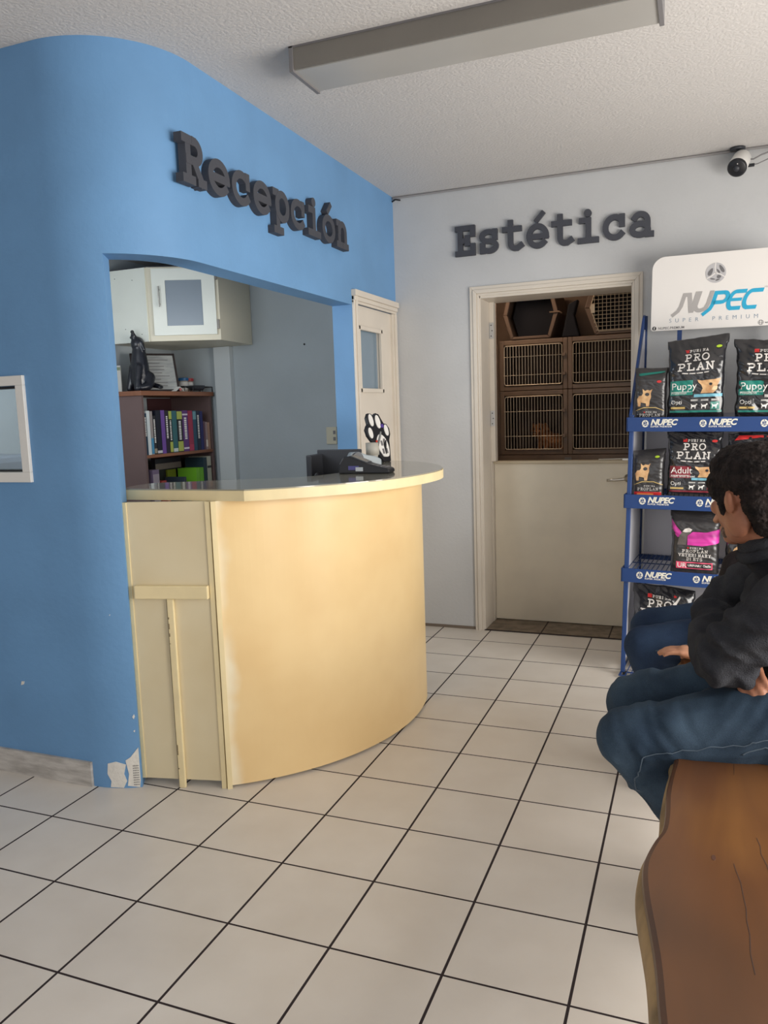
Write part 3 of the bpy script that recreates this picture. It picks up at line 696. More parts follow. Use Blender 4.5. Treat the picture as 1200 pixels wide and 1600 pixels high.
# ------------------------------------------------------------------ office: bookcase, cabinet
ML = {}
bc = thing('bookcase', 'brown open bookcase full of books inside the reception office', 'bookcase', (-1.25, -.18, 0))
XF = -1.08
bm = newbm(); box(bm, -.18, .17, -.40, -.38, 0, 1.635); box(bm, -.18, .17, .375, .395, 0, 1.635); obj('side_panel', bm, M_brown, bc)
bm = newbm(); box(bm, -.18, .185, -.42, .405, 1.635, 1.665); obj('top_board', bm, M_wood_shelf, bc, bevel=.002)
for z in (1.228, .835, .45, .06):
    bm = newbm(); box(bm, -.17, .17, -.38, .375, z, z + .02); obj('shelf', bm, M_wood_shelf, bc)
bm = newbm(); box(bm, -.18, -.172, -.38, -.14, 0, 1.63); box(bm, -.18, -.172, .1, .375, 0, 1.63); obj('back_board', bm, M_brown_dark, bc)
def book(y, w, h, dpt, z, rgb, label, band=None, tilt=0.0, spine=None, group='upright books in the office bookcase', nm='book', xf=None):
    xf = XF - .005 if xf is None else xf
    b = thing(nm, label, 'book', (xf, y, z), 0, group)
    if tilt: b.rotation_euler = (tilt, 0, 0)
    key = 'book_cover_%d_%d_%d' % rgb
    bm = newbm(); box(bm, -dpt, -.0, 0, .0025, 0, h); box(bm, -dpt, 0, w - .0025, w, 0, h); box(bm, -.0035, 0, 0.0025, w - .0025, 0, h)
    obj('cover', bm, mat(key, rgb, .45), b)
    bm = newbm(); box(bm, -dpt + .004, -.004, .003, w - .003, .004, h - .004); obj('pages', bm, mat('paper_pages', (206, 198, 180), .8), b)
    if band:
        for (a, c, col) in band:
            bm = newbm(); box(bm, -.001, .0008, .001, w - .001, h * a, h * c); obj('spine_band', bm, mat('band_%d_%d_%d' % col, col, .5), b)
    if spine:
        bm = newbm(); random.seed(int(y * 1000) + 7); zz = h * spine[0]
        while zz < h * spine[1]:
            l = random.uniform(.008, .016); box(bm, 0, .0014, w * .3, w * .7, zz, zz + l * .7); zz += l
        obj('spine_lettering', bm, M_white_print, b)
Z1 = 1.2485
def yc(c): return -.577 + (c - 108) * .000858
BK = [
 (122, 155, .272, (30, 58, 78), 'navy teal book at the left end of the top row', None, (.45, .9)),
 (157, 193, .288, (206, 214, 216), 'white book second from left in the top row', None, None),
 (196, 226, .285, (150, 142, 140), 'beige and blue book beside the white one in the top row', [(.02, .38, (70, 140, 180))], None),
 (228, 262, .255, (40, 40, 44), 'thin black book with pale spine lettering beside the beige one', [(.03, .15, (150, 140, 120))], (.3, .9)),
 (266, 326, .29, (22, 24, 38), 'thick blue-black book in the top row left of the purple one', [(.02, .08, (200, 200, 205))], None),
 (330, 376, .29, (108, 74, 150), 'bright purple book left of the two lime-banded ones', None, None),
 (380, 424, .288, (40, 30, 44), 'dark plum book between purple and lime-banded books', None, (.35, .85)),
 (428, 466, .286, (26, 26, 28), 'slim black book with lime bands at both ends', [(.02, .26, (168, 178, 84)), (.8, .99, (168, 178, 84))], (.3, .76)),
 (470, 530, .285, (52, 98, 104), 'teal green book between the two lime-banded ones', [(.02, .1, (190, 200, 200))], None),
 (534, 604, .283, (24, 24, 26), 'wide black book with lime bands at both ends', [(.02, .26, (170, 180, 88)), (.8, .99, (170, 180, 88))], (.3, .76)),
 (608, 682, .286, (92, 54, 116), 'deep purple book right of the wide lime-banded one', [(.06, .1, (220, 210, 225)), (.88, .92, (210, 200, 215))], (.3, .8)),
 (686, 748, .284, (150, 48, 74), 'crimson book near the middle right of the top row', [(.02, .16, (176, 60, 90))], None),
 (752, 798, .283, (40, 74, 96), 'slate blue book right of the crimson one', [(.78, .98, (110, 150, 160))], None),
 (802, 850, .282, (26, 34, 56), 'midnight blue book with pale wavy spine', None, (.3, .9)),
 (854, 892, .278, (38, 42, 98), 'royal blue book right of the midnight blue one', None, None),
 (898, 922, .205, (96, 70, 84), 'short mauve booklet beside the royal blue book', None, None),
 (926, 952, .2, (150, 130, 130), 'short pinkish grey booklet between mauve and tan ones', [(.1, .35, (216, 206, 196))], None),
 (956, 990, .196, (168, 134, 116), 'short tan booklet at the right end of the top row', None, None)]
for a, c, h, rgb, lab, band, sp in BK:
    book(yc(a), (c - a) * .000858, h, random.uniform(.19, .23), Z1, rgb, lab, band, 0, sp, 'books on the upper shelf of the office bookcase')
Z2 = .8565
G2 = 'books on the lower shelf of the office bookcase'
for a, c, h, rgb, lab, band, sp, xf in (
 (185, 262, .29, (110, 96, 120), 'patterned violet and white magazine leaning at the left of the lower shelf', [(.0, .9, (150, 140, 150))], None, None),
 (285, 348, .21, (150, 58, 52), 'red book on the lower shelf', [(.6, .64, (210, 120, 110))], None, None),
 (362, 388, .17, (196, 120, 100), 'thin salmon booklet next to the red book', None, None, None),
 (395, 480, .19, (38, 58, 62), 'dark green box-like book with small white label on the lower shelf', [(.8, .98, (110, 120, 90))], None, None),
 (488, 566, .17, (56, 44, 50), 'dark brown book in the middle of the lower shelf', [(.55, .8, (120, 116, 118))], None, None),
 (575, 610, .215, (52, 62, 74), 'slate book right of the dark brown one', None, None, None),
 (614, 670, .16, (40, 74, 118), 'low blue book on the lower shelf', None, None, None),
 (680, 740, .15, (196, 160, 40), 'low yellow book beside the green ones', [(.0, .25, (200, 190, 170))], None, None),
 (755, 800, .265, (112, 176, 44), 'lime green book, left of the pair', [(.0, .04, (90, 140, 40))], None, None),
 (804, 860, .265, (104, 170, 40), 'lime green book, right of the pair', None, None, None),
 (866, 914, .335, (36, 56, 66), 'tall dark teal binder on the lower shelf', None, None, None),
 (920, 978, .34, (176, 176, 160), 'tall pale binder at the right end of the lower shelf', [(.75, .8, (60, 60, 60))], None, None)):
    book(yc(a), (c - a) * .000858, h, .16, Z2, rgb, lab, band, 0, sp, G2)
book(yc(500), .30, .345, .035, Z2, (34, 32, 38), 'large black folder standing flat behind the green books', [(.78, .9, (120, 112, 104))], 0, None, G2, 'folder', xf=XF - .19)
book(yc(625), .10, .262, .014, Z2, (110, 120, 30), 'olive green booklet behind the yellow book', None, 0, None, G2, xf=XF - .172)

# things on top of the bookcase
ZT = 1.6655
def ndisp(sc, amp, off=0): return lambda co: amp * noise.noise(V((co.x * sc + off, co.y * sc, co.z * sc)))
t = thing('dog_statuette', 'black howling dog statuette on top of the bookcase', 'statuette', (-1.16, -.47, ZT + .006), math.radians(-20))
bm = newbm()
limb(bm, [(0, 0, .06), (.0, 0, .16), (.0, 0, .26), (.0, 0, .31)], [.062, .058, .042, .035])
ellipsoid(bm, (0, -.005, .30), (.04, .045, .05)); limb(bm, [(0, -.01, .30), (.0, -.03, .345), (.01, -.04, .365)], [.03, .02, .012])
limb(bm, [(-.035, -.03, .15), (-.04, -.05, .07), (-.045, -.06, .012)], [.025, .02, .02]); limb(bm, [(.035, -.03, .15), (.045, -.05, .07), (.05, -.06, .012)], [.025, .02, .022])
limb(bm, [(-.03, .04, .08), (-.06, .01, .03), (-.065, -.04, .015)], [.045, .03, .018]); limb(bm, [(.03, .04, .08), (.07, .01, .03), (.075, -.04, .015)], [.045, .03, .018])
limb(bm, [(.0, .07, .04), (.09, .09, .02), (.12, .06, .015)], [.02, .014, .01])
limb(bm, [(-.035, .0, .31), (-.05, .01, .26)], [.014, .01]); limb(bm, [(.035, .0, .31), (.05, .01, .26)], [.014, .01])
remesh('statuette_body', bm, mat('glazed_black', (28, 30, 38), .3, bump=.1, bscale=25), .005, t, 2)
bm = newbm(); ellipsoid(bm, (.012, -.045, .375), (.012, .012, .012)); ellipsoid(bm, (-.045, -.02, .345), (.01, .01, .01)); obj('bead', bm, M_dark, t, smooth=True)
t = thing('framed_certificate', 'dark-framed certificate leaning on the wall behind the dog statuette', 'picture frame', (-1.16, -.30, ZT), math.radians(50))
MR = Matrix.Rotation(math.radians(-22), 4, 'X')
bm = newbm()
for b_ in ((-.15, .15, 0, .012), (-.15, .15, .268, .28), (-.15, -.138, 0, .28), (.138, .15, 0, .28)): box(bm, b_[0], b_[1], -.009, .009, b_[2], b_[3], MR)
obj('frame', bm, mat('dark_frame', (46, 38, 38), .5), t)
bm = newbm(); box(bm, -.14, .14, -.002, .004, .01, .27, MR); obj('certificate', bm, mat('printed_paper', (168, 170, 168), .7, rgb2=(140, 144, 144), vscale=10, stretch=(1, 1, 4)), t)
bm = newbm(); random.seed(3)
for k in range(9): box(bm, -.11 + random.random() * .03, .03 + random.random() * .08, -.0035, -.002, .04 + k * .024, .044 + k * .024, MR)
obj('printed_lines', bm, M_dgrey_print, t)
t = thing('small_picture', 'small pale notice card left of the dog statuette', 'card', (-1.32, -.55, ZT), math.radians(10))
bm = newbm(); box(bm, -.05, .06, -.004, .004, 0, .17); obj('card', bm, mat('card_paper', (176, 176, 172), .7), t)
bm = newbm(); box(bm, -.05, .06, -.0055, -.004, .14, .16); obj('green_header', bm, mat('olive_print', (112, 122, 96), .6), t)
for nm, x, y, rgb, lab in (('blue', -1.225, .09, (40, 104, 156), 'clear specimen jar with a blue lid on the bookcase'), ('red', -1.24, .175, (170, 56, 62), 'clear specimen jar with a red lid on the bookcase')):
    t = thing('specimen_jar', lab, 'jar', (x, y, ZT), 0, 'specimen jars on the bookcase')
    bm = newbm(); lathe(bm, [(0, 0), (.026, 0), (.03, .008), (.032, .085), (.029, .085), (.027, .01), (0, .006)]); obj('jar', bm, mat('cloudy_plastic_' + nm, (206, 196, 184) if nm == 'blue' else (190, 168, 160), .3), t, smooth=True)
    bm = newbm(); lathe(bm, [(0, .084), (.036, .084), (.037, .088), (.037, .102), (.035, .105), (0, .105)]); obj('lid', bm, mat('lid_' + nm, rgb, .4), t)
    bm = newbm(); lathe(bm, [(.0325, .02), (.0325, .075)], seg=24); obj('jar_label', bm, M_white_print, t)
t = thing('paper_tent', 'small folded white paper tent at the bookcase edge', 'card', (-1.085, -.19, ZT), math.radians(90))
bm = newbm(); prism(bm, [(-.05, 0), (0, .032), (.05, 0), (.047, 0), (0, .028), (-.047, 0)], -.03, .03, 'y'); obj('paper', bm, M_white_print, t)
bm = newbm(); box(bm, -.01, .01, -.032, -.03, .004, .02); obj('stripe', bm, mat('pink_print', (200, 110, 110), .6), t)
t = thing('wire_tray', 'low black wire tray holding a dark dish on the bookcase', 'tray', (-1.13, .0, ZT))
bm = newbm()
for y in (-.1, .0, .12, .24): 
    for x in (-.06, .045): tube(bm, [(x, y, 0), (x, y, .035)], .003, 6)
for x in (-.06, .045): tube(bm, [(x, -.1, .036), (x, .24, .036)], .0035, 6)
for y in (-.1, .24): tube(bm, [(-.06, y, .036), (.045, y, .036)], .0035, 6)
obj('wire_frame', bm, M_dark, t)
bm = newbm(); lathe(bm, [(0, .012), (.045, .012), (.058, .03), (.06, .046), (.055, .046), (.042, .02), (0, .018)], (-.005, .12, 0)); obj('dish', bm, M_dark2, t, smooth=True)

# wall cabinet above
cb = thing('wall_cabinet', 'white wall cabinet with one frosted glass door above the bookcase', 'cabinet', (-1.08, -.1, 1.987))
foot = [(-1.42, -.43), (-1.085, -.43), (-.675, -.235), (-.725, .245), (-1.42, .245)]
F = [(a + 1.08, b + .1) for a, b in foot]
bm = newbm(); prism(bm, F, 0, .472); obj('carcass', bm, M_cab_cream, cb)
bm = newbm(); box(bm, -.34, -.02, -.336, -.33, 0.0, .472); obj('front_panel', bm, M_cab, cb)
dA = V((F[1][0], F[1][1], 0)); dB = V((F[2][0], F[2][1], 0)); dd = (dB - dA).normalized(); ag = math.atan2(dd.y, dd.x); DL = (dB - dA).length
MD = T(dA.x, dA.y, 0) @ rotz(ag)
door = obj('cabinet_door', (lambda b: (box(b, .03, .115, -.022, -.002, .035, .46, MD), box(b, DL - .105, DL - .02, -.022, -.002, .035, .46, MD), box(b, .115, DL - .105, -.022, -.002, .035, .095, MD), box(b, .115, DL - .105, -.022, -.002, .385, .46, MD), b)[-1])(newbm()), M_cab, cb)
bm = newbm(); box(bm, .11, DL - .1, -.014, -.006, .09, .39, MD); obj('frosted_pane', bm, M_frost, door)
bm = newbm()
tube(bm, [MD @ V((.075, -.045, .215)), MD @ V((.075, -.045, .345))], .005, 8)
for z in (.235, .325): tube(bm, [MD @ V((.075, -.02, z)), MD @ V((.075, -.045, z))], .004, 8)
obj('bar_handle', bm, M_chrome, door)
for z in (.07, .385):
    bm = newbm(); box(bm, DL - .02, DL - .004, -.02, -.001, z, z + .06, MD); obj('hinge', bm, mat('dull_steel', (120, 116, 110), .4, metal=.7), door)
bm = newbm(); prism(bm, [(p[0] * 1.0, p[1]) for p in F], .472, .478); obj('cornice', bm, M_dark2, cb)
bm = newbm()
for a, b in ((-.26, .42), (-.12, .4), (-.07, .05), (-.2, .09)): ellipsoid(bm, (a, -.337, b), (.003, .002, .003), seg=6, rings=4)
obj('screw_mark', bm, M_dark, cb)
t = thing('office_lamp', 'small pale strip lamp on the office ceiling just above the wall cabinet', 'lamp', (-1.28, -.47, 2.57))
bm = newbm(); box(bm, -.16, .1, -.035, .035, -.012, 0); obj('lamp_base', bm, M_alu, t)
bm = newbm(); box(bm, -.15, .09, -.028, .028, -.03, -.012); obj('lamp_cover', bm, M_white, t, bevel=.004)
# wall outlet and nail
t = thing('wall_outlet', 'cream wall outlet on the grey office wall beside the hatch edge', 'outlet', (-.115, .25, 1.325))
bm = newbm(); box(bm, -.05, .03, -.012, 0, -.06, .06); obj('cover_plate', bm, mat('aged_cream_plastic', (196, 190, 168), .5), t, bevel=.003)
bm = newbm(); box(bm, .005, .022, -.016, -.012, -.035, -.01); box(bm, .005, .022, -.016, -.012, .01, .035); obj('socket', bm, M_dgrey_print, t)
bm = newbm(); ellipsoid(bm, (-.31, .247, 1.966), (.007, .007, .007), seg=8, rings=6); tag(obj('wall_nail', bm, M_dark), 'single dark nail in the grey office wall', 'nail')
# grey cushioned stool seen through the small window
t = thing('office_couch', 'grey padded couch seen through the small window at left', 'couch', (-.99, -1.9, 0))
bm = newbm(); box(bm, -.40, .20, -.2, .2, 1.20, 1.33); obj('cushion', bm, mat('grey_vinyl', (110, 116, 124), .5), t, bevel=.03)
bm = newbm(); box(bm, -.42, .28, -.22, .22, 1.15, 1.20); obj('couch_top', bm, mat('dark_grey_vinyl', (84, 92, 100), .5), t, bevel=.005)
for sx in (-.38, .24):
    for sy in (-.19, .19):
        bm = newbm(); box(bm, sx - .02, sx + .02, sy - .02, sy + .02, 0, 1.15); obj('leg', bm, M_alu, t)

# ------------------------------------------------------------------ grooming room: kennels
def kennel(x0, x1, z0, z1, label, nbar, dog=False):
    w = x1 - x0; h = z1 - z0; Y = 1.30
    k = thing('kennel_cage', label, 'cage', ((x0 + x1) / 2, Y, z0), 0, 'wire-fronted kennel cages in the grooming room')
    X0, X1 = -w / 2 - .009, w / 2 + .009; r = .034
    bm = newbm(); box(bm, X0, X0 + r, 0, .03, 0, h); box(bm, X1 - r, X1, 0, .03, 0, h); box(bm, X0 + r, X1 - r, 0, .03, 0, r); box(bm, X0 + r, X1 - r, 0, .03, h - r, h)
    obj('front_frame', bm, M_cage, k, bevel=.004)
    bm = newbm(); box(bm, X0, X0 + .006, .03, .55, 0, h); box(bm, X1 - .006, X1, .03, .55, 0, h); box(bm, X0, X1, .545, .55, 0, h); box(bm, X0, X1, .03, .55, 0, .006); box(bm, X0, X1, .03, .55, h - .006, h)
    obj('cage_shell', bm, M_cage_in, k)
    bm = newbm(); a0, a1, c0, c1 = X0 + r + .006, X1 - r - .006, r + .008, h - r - .008; cr = .018
    ring = []
    for (cx_, cz_, s) in ((a1 - cr, c1 - cr, 0), (a0 + cr, c1 - cr, 90), (a0 + cr, c0 + cr, 180), (a1 - cr, c0 + cr, 270)):
        ring += [(cx_ + cr * math.cos(math.radians(s + q_)), -.006, cz_ + cr * math.sin(math.radians(s + q_))) for q_ in (0, 30, 60, 90)]
    tube(bm, ring + [ring[0]], .0036, 6)
    for i in range(1, nbar):
        x = a0 + (a1 - a0) * i / nbar; tube(bm, [(x, -.006, c0), (x, -.006, c1)], .0024, 5, cap=False)
    for zz in (c0 + (c1 - c0) * .25, c0 + (c1 - c0) * .72): tube(bm, [(a0 - .006, -.010, zz), (a1 + .006, -.010, zz)], .0019, 5)
    g = obj('door_grille', bm, M_wire, k)
    bm = newbm()
    for zz in (c0 + (c1 - c0) * .25, c0 + (c1 - c0) * .72): box(bm, a1 + .0, a1 + .028, -.018, -.004, zz - .012, zz + .012)
    obj('latch', bm, M_cage, k, bevel=.002)
    return k
NB = 19
kennel(.838, 1.338, 1.604, 1.985, 'upper left brown kennel cage behind the half door', NB)
kennel(1.358, 1.858, 1.604, 1.985, 'upper right brown kennel cage behind the half door', NB)
kennel(.838, 1.338, 1.112, 1.600, 'lower left kennel cage holding a small dog', NB)
kennel(1.358, 1.858, 1.112, 1.600, 'empty lower right kennel cage beside the dog', NB)
kennel(.318, .818, 1.112, 1.60, 'sliver of a kennel cage left of the dog cage', NB)
# base cabinet that carries the cages
t = thing('kennel_stand', 'brown base frame under the row of kennel cages', 'stand', (1.09, 1.3, 0))
bm = newbm(); box(bm, -.79, .79, -.01, .57, 1.03, 1.108); obj('top_rail', bm, M_cage, t, bevel=.003); bm = newbm(); box(bm, -.79, .79, .0, .57, 0, .05); obj('base_rail', bm, M_cage, t, bevel=.003)
for x in (-.77, -.25, .25, .77):
    bm = newbm(); box(bm, x - .02, x + .02, 0, .56, .05, 1.03); obj('post', bm, M_cage, t)
bm = newbm(); box(bm, .235, .285, -.022, -.01, 1.05, 1.09); obj('lock_plate', bm, M_alu, t)
# tall dark post at the left of the cages
bm = newbm(); box(bm, .80, .834, 1.2, 1.24, 0, 2.6); tag(obj('metal_post', bm, M_cage, bevel=.003), 'slim brown upright post left of the cages', 'post')
bm = newbm(); lathe(bm, [(0, -.05), (.018, -.05), (.024, -.03), (.016, 0), (.006, .02), (.004, .12), (0, .12)], (.80, 1.17, 1.80)); tag(obj('hanging_brush', bm, mat('orange_plastic', (206, 130, 50), .5), smooth=True), 'orange handled grooming tool hanging by the post', 'tool')
# blanket and dog in the lower left cage
bm = newbm(); random.seed(5)
n_ = 40
for i in range(n_):
    pass
gx, gy = 44, 14; vs = []
for i in range(gx + 1):
    row = []
    for j in range(gy + 1):
        x = .87 + .43 * i / gx; y = 1.345 + .2 * j / gy
        row.append(bm.verts.new((x, y, 1.125 + .018 * abs(noise.noise(V((x * 14, y * 14, 2)))) * 2 + .008 * math.sin(x * 60) * (1 - j / gy) + .006)))
    vs.append(row)
for i in range(gx):
    for j in range(gy): bm.faces.new((vs[i][j], vs[i + 1][j], vs[i + 1][j + 1], vs[i][j + 1]))
o = obj('blanket', bm, mat('blue_cream_blanket', (44, 60, 92), .95, rgb2=(170, 150, 120), vscale=22), smooth=True)
s = o.modifiers.new('s', 'SOLIDIFY'); s.thickness = .012
tag(o, 'crumpled blue and cream blanket in the dog cage', 'blanket')
dg_ = newbm()
D = lambda x, y, z: (x, y, z)
hx, hy, hz = 1.10, 1.50, 1.30
ellipsoid(dg_, (hx, hy, hz), (.052, .05, .05)); limb(dg_, [(hx - .005, hy - .02, hz - .012), (hx - .02, hy - .065, hz - .03)], [.032, .02])
limb(dg_, [(hx + .005, hy + .02, hz - .03), (hx + .05, hy + .05, hz - .08), (hx + .13, hy + .06, hz - .1)], [.05, .065, .06])
for dx_ in (-.0, .05): limb(dg_, [(hx + dx_, hy + .02, hz - .09), (hx + dx_, hy + .0, hz - .16)], [.022, .016])
for dx_ in (.12, .17): limb(dg_, [(hx + dx_, hy + .07, hz - .1), (hx + dx_ + .01, hy + .04, hz - .16)], [.03, .018])
limb(dg_, [(hx - .045, hy, hz + .03), (hx - .06, hy, hz - .01)], [.018, .012]); limb(dg_, [(hx + .045, hy, hz + .03), (hx + .065, hy, hz - .01)], [.02, .014])
dog = remesh('small_dog', dg_, mat('tan_dog_fur', (190, 130, 84), .9, bump=.8, bscale=90, rgb2=(150, 98, 62), vscale=25), .006, None, 2, ndisp(60, .006))
tag(dog, 'small shaggy tan dog looking out of the lower left cage', 'dog')
bm = newbm(); ellipsoid(bm, (hx - .032, hy - .048, hz + .004), (.008, .006, .008)); ellipsoid(bm, (hx + .012, hy - .05, hz + .004), (.008, .006, .008)); obj('eye', bm, M_dark, dog)
bm = newbm(); ellipsoid(bm, (hx - .022, hy - .088, hz - .022), (.009, .007, .007)); obj('nose', bm, M_dark, dog)
# dark crate with a wide opening, and a beige crate with a wire door, on top of the cages
def crate(x0, x1, z0, z1, label, wire, depth=.55, y=1.30):
    k = thing('pet_carrier', label, 'pet carrier', ((x0 + x1) / 2, y, z0)); w = (x1 - x0) / 2; h = z1 - z0
    oc = [(-w * .72, 0), (-w, h * .5), (-w * .78, h), (w * .78, h), (w, h * .5), (w * .72, 0)]
    ic = [(-w * .62, h * .06), (-w * .84, h * .5), (-w * .66, h * .93), (w * .66, h * .93), (w * .84, h * .5), (w * .62, h * .06)]
    bm = newbm()
    for i in range(6):
        j = (i + 1) % 6; prism(bm, [oc[i], oc[j], ic[j], ic[i]], 0, .05, 'y')
    obj('front_rim', bm, M_crate, k, bevel=.006)
    bm = newbm()
    for i in range(6):
        j = (i + 1) % 6; prism(bm, [oc[i], oc[j], (oc[j][0] * .96, oc[j][1] * .98 + .004), (oc[i][0] * .96, oc[i][1] * .98 + .004)], .05, depth, 'y')
    prism(bm, oc, depth - .01, depth, 'y')
    obj('shell', bm, M_crate, k)
    bm = newbm(); prism(bm, [(p[0] * .98, p[1] * .98 + .003) for p in ic], .2, .21, 'y'); obj('shade_sheet', bm, M_void, k)  # near-black sheet across the carrier stands in for the shade inside
    bm = newbm(); tube(bm, [(w * .7, -.01, h * .5), (w * 1.05, -.01, h * .5), (w * 1.12, -.0, h * .47)], .006, 6); obj('latch', bm, M_cage, k)
    if wire:
        bm = newbm()
        xs = [-w * .84 + i * w * 1.68 / 16 for i in range(17)]
        for x in xs[1:-1]:
            lim = min(1, (1 - abs(x) / (w * .9)) * 2.2 + .25); zc = h * .5; hh = h * .43 * lim; tube(bm, [(x, -.004, zc - hh), (x, -.004, zc + hh)], .0022, 5, cap=False)
        for i in range(13):
            z = h * (.08 + .84 * i / 12); f = 1 - abs(z / h - .5) * .42; tube(bm, [(-w * .84 * f, -.007, z), (w * .84 * f, -.007, z)], .0022, 5, cap=False)
        tube(bm, [(p[0], -.006, p[1]) for p in ic + [ic[0]]], .004, 6)
        obj('wire_door', bm, M_wire, k)
        bm = newbm(); box(bm, -w * .82, -w * .72, -.016, -.006, h * .4, h * .56); obj('door_catch', bm, M_wire, k)
    return k
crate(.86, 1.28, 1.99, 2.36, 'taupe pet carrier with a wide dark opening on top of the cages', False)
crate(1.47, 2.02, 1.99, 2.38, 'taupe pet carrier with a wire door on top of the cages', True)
bm = newbm(); prism(bm, [(-.06, 0), (-.01, .24), (.06, .27), (.03, .16), (.07, 0)], -.05, .05, 'y', T(1.36, 1.38, 1.99)); tag(obj('folded_bag', bm, M_void, bevel=.01), 'dark folded bag between the two pet carriers', 'bag')

# ------------------------------------------------------------------ pet food rack
RX, RY, RW = 1.885, .12, .82          # left edge, back, width
rk = thing('display_rack', 'blue metal pet food rack with white header board beside the half door', 'shelf', (RX, -.43, 0))
rk.rotation_euler = (0, .018, -.075)
# front depth profile of the rack: y at height z (local: 0 = front at floor)
def ry(z): return 0.0 + .10 * min(z, 1.4) / 1.4
TB = .57
for x in (0, RW):
    s = 1 if x == 0 else -1
    bm = newbm(); prism(bm, [(ry(0), .02), (ry(1.4), 1.42), (ry(1.4) + .022, 1.42), (ry(0) + .022, .02)], x, x + s * .022, 'x'); obj('front_upright', bm, M_blue_metal, rk, bevel=.002)
    bm = newbm(); box(bm, x, x + s * .018, TB - .02, TB, .02, 1.98); obj('rear_upright', bm, M_blue_metal, rk, bevel=.002)
    bm = newbm(); prism(bm, [(ry(1.4), 1.40), (TB - .05, 1.97), (TB - .02, 1.985), (TB - .02, 1.95), (ry(1.4) + .03, 1.40)], x - s * .006, x + s * .008, 'x'); obj('slanted_brace', bm, M_blue_metal, rk, bevel=.002)
    bm = newbm(); prism(bm, [(ry(0) + .02, .06), (ry(1.4) + .022, 1.4), (TB - .05, 1.9), (TB - .02, 1.9), (TB - .02, .06)], x + s * .001, x + s * .008, 'x'); obj('side_panel', bm, M_rack_white, rk)
bm = newbm(); box(bm, .03, RW - .03, TB - .01, TB - .004, .08, 1.42); obj('rear_panel', bm, M_rack_white, rk)
LZ = (.523, .922, 1.332)
def put_logo(parent, x, yf, z, s):
    """emblem + brand word + tag line on a shelf front"""
    bm = newbm(); prism(bm, arc(x, z, .017 * s, .019 * s, 0, 345, 23), yf - .0015, yf, 'y'); e = obj('emblem', bm, mat('cream_print', (214, 212, 200), .5), parent)
    bm = newbm()
    for a in (90, 210, 330): stroke(bm, [(x, z), (x + .016 * s * math.cos(math.radians(a)), z + .017 * s * math.sin(math.radians(a)))], .0022 * s, yf - .0025, yf, lambda p: p)
    prism(bm, arc(x - .006 * s, z + .003 * s, .003 * s, .006 * s, 0, 330, 10), yf - .0022, yf, 'y'); prism(bm, arc(x + .006 * s, z + .005 * s, .003 * s, .006 * s, 0, 330, 10), yf - .0022, yf, 'y'); prism(bm, arc(x + .001, z - .009 * s, .006 * s, .003 * s, 0, 330, 10), yf - .0022, yf, 'y')
    obj('emblem_detail', bm, M_blue_metal, e)
    bm = newbm(); text_bm(bm, 'NUPEC', .042 * s, (x + .026 * s, yf - .001, z - .007 * s), shear=.28, bold=.0016, space=.95, width=1.0)
    obj('brand_lettering', bm, mat('cream_print', (214, 212, 200), .5), parent)
    bm = newbm(); text_bm(bm, 'SUPER PREMIUM', .0115 * s, (x + .027 * s, yf - .001, z - .0195 * s), bold=.0003, space=1.35)
    obj('tag_line', bm, M_white_print, parent)
for k, z in enumerate(LZ):
    y0 = ry(z)
    bm = newbm(); box(bm, -.012, RW + .012, y0 - .022, y0 - .014, z, z + .075); box(bm, -.012, RW + .012, y0 - .014, y0 + .0, z, z + .006); box(bm, -.012, -.004, y0 - .022, y0 + .10, z, z + .075); box(bm, RW + .004, RW + .012, y0 - .022, y0 + .10, z, z + .075)
    fr = obj('shelf_front', bm, M_blue_metal, rk, bevel=.001)
    for q_ in range(3): put_logo(fr, .085 + q_ * .285, y0 - .022, z + .042, 1.0)
    bm = newbm(); tube(bm, [(0, y0, z + .05), (0, TB - .01, z + .05)], .006, 6); tube(bm, [(RW, y0, z + .05), (RW, TB - .01, z + .05)], .006, 6)
    for i in range(33): x = .01 + (RW - .02) * i / 32; tube(bm, [(x, y0 - .012, z + .058), (x, TB - .01, z + .058)], .0028, 5, cap=False)
    for yy in (y0 + .02, (y0 + TB) / 2, TB - .03): tube(bm, [(0, yy, z + .053), (RW, yy, z + .053)], .003, 5)
    box(bm, 0, RW, TB - .03, TB - .012, z + .03, z + .058)
    obj('wire_shelf', bm, M_blue_metal, rk)
bm = newbm()
for i in range(33): x = .005 + (RW - .01) * i / 32; tube(bm, [(x, -.045, .014), (x, TB - .01, .022)], .003, 5, cap=False)
for yy in (-.045, .02, .25, TB - .03): tube(bm, [(0, yy, .015), (RW, yy, .015)], .0045, 6)
for xx in (0, RW): tube(bm, [(xx, -.045, .015), (xx, TB - .01, .02)], .0045, 6)
obj('bottom_wire_shelf', bm, M_blue_metal, rk)
for x in (.02, RW - .02):
    for y in (.02, TB - .03):
        bm = newbm(); lathe(bm, [(0, 0), (.012, 0), (.012, .02), (0, .02)], (x, y, .0)); obj('foot', bm, M_dark, rk)
# header board
HX0, HX1, HZ0, HZ1, HY = .045, .815, 1.885, 2.292, .50
GX = -.027
hb_pts = [(HX0, HZ0 + .01)] + [(HX0 + .07 - .07 * math.cos(a), HZ1 - .07 + .07 * math.sin(a)) for a in [i * PI / 16 for i in range(9)]] + [(HX1 - .07 + .07 * math.sin(a), HZ1 - .07 + .07 * math.cos(a)) for a in [i * PI / 16 for i in range(9)]] + [(HX1, HZ0 + .01), (HX1 - .01, HZ0), (HX0 + .01, HZ0)]
MH = T(0, 0, 0)
bm = newbm(); prism(bm, hb_pts, HY - .012, HY, 'y'); hb = obj('header_board', bm, M_header, rk, bevel=.002)
for x in (.2, .7):
    bm = newbm(); box(bm, x - .012, x + .012, HY, HY + .015, 1.40, 2.2); obj('header_post', bm, M_blue_metal, rk)
yh = HY - .0125
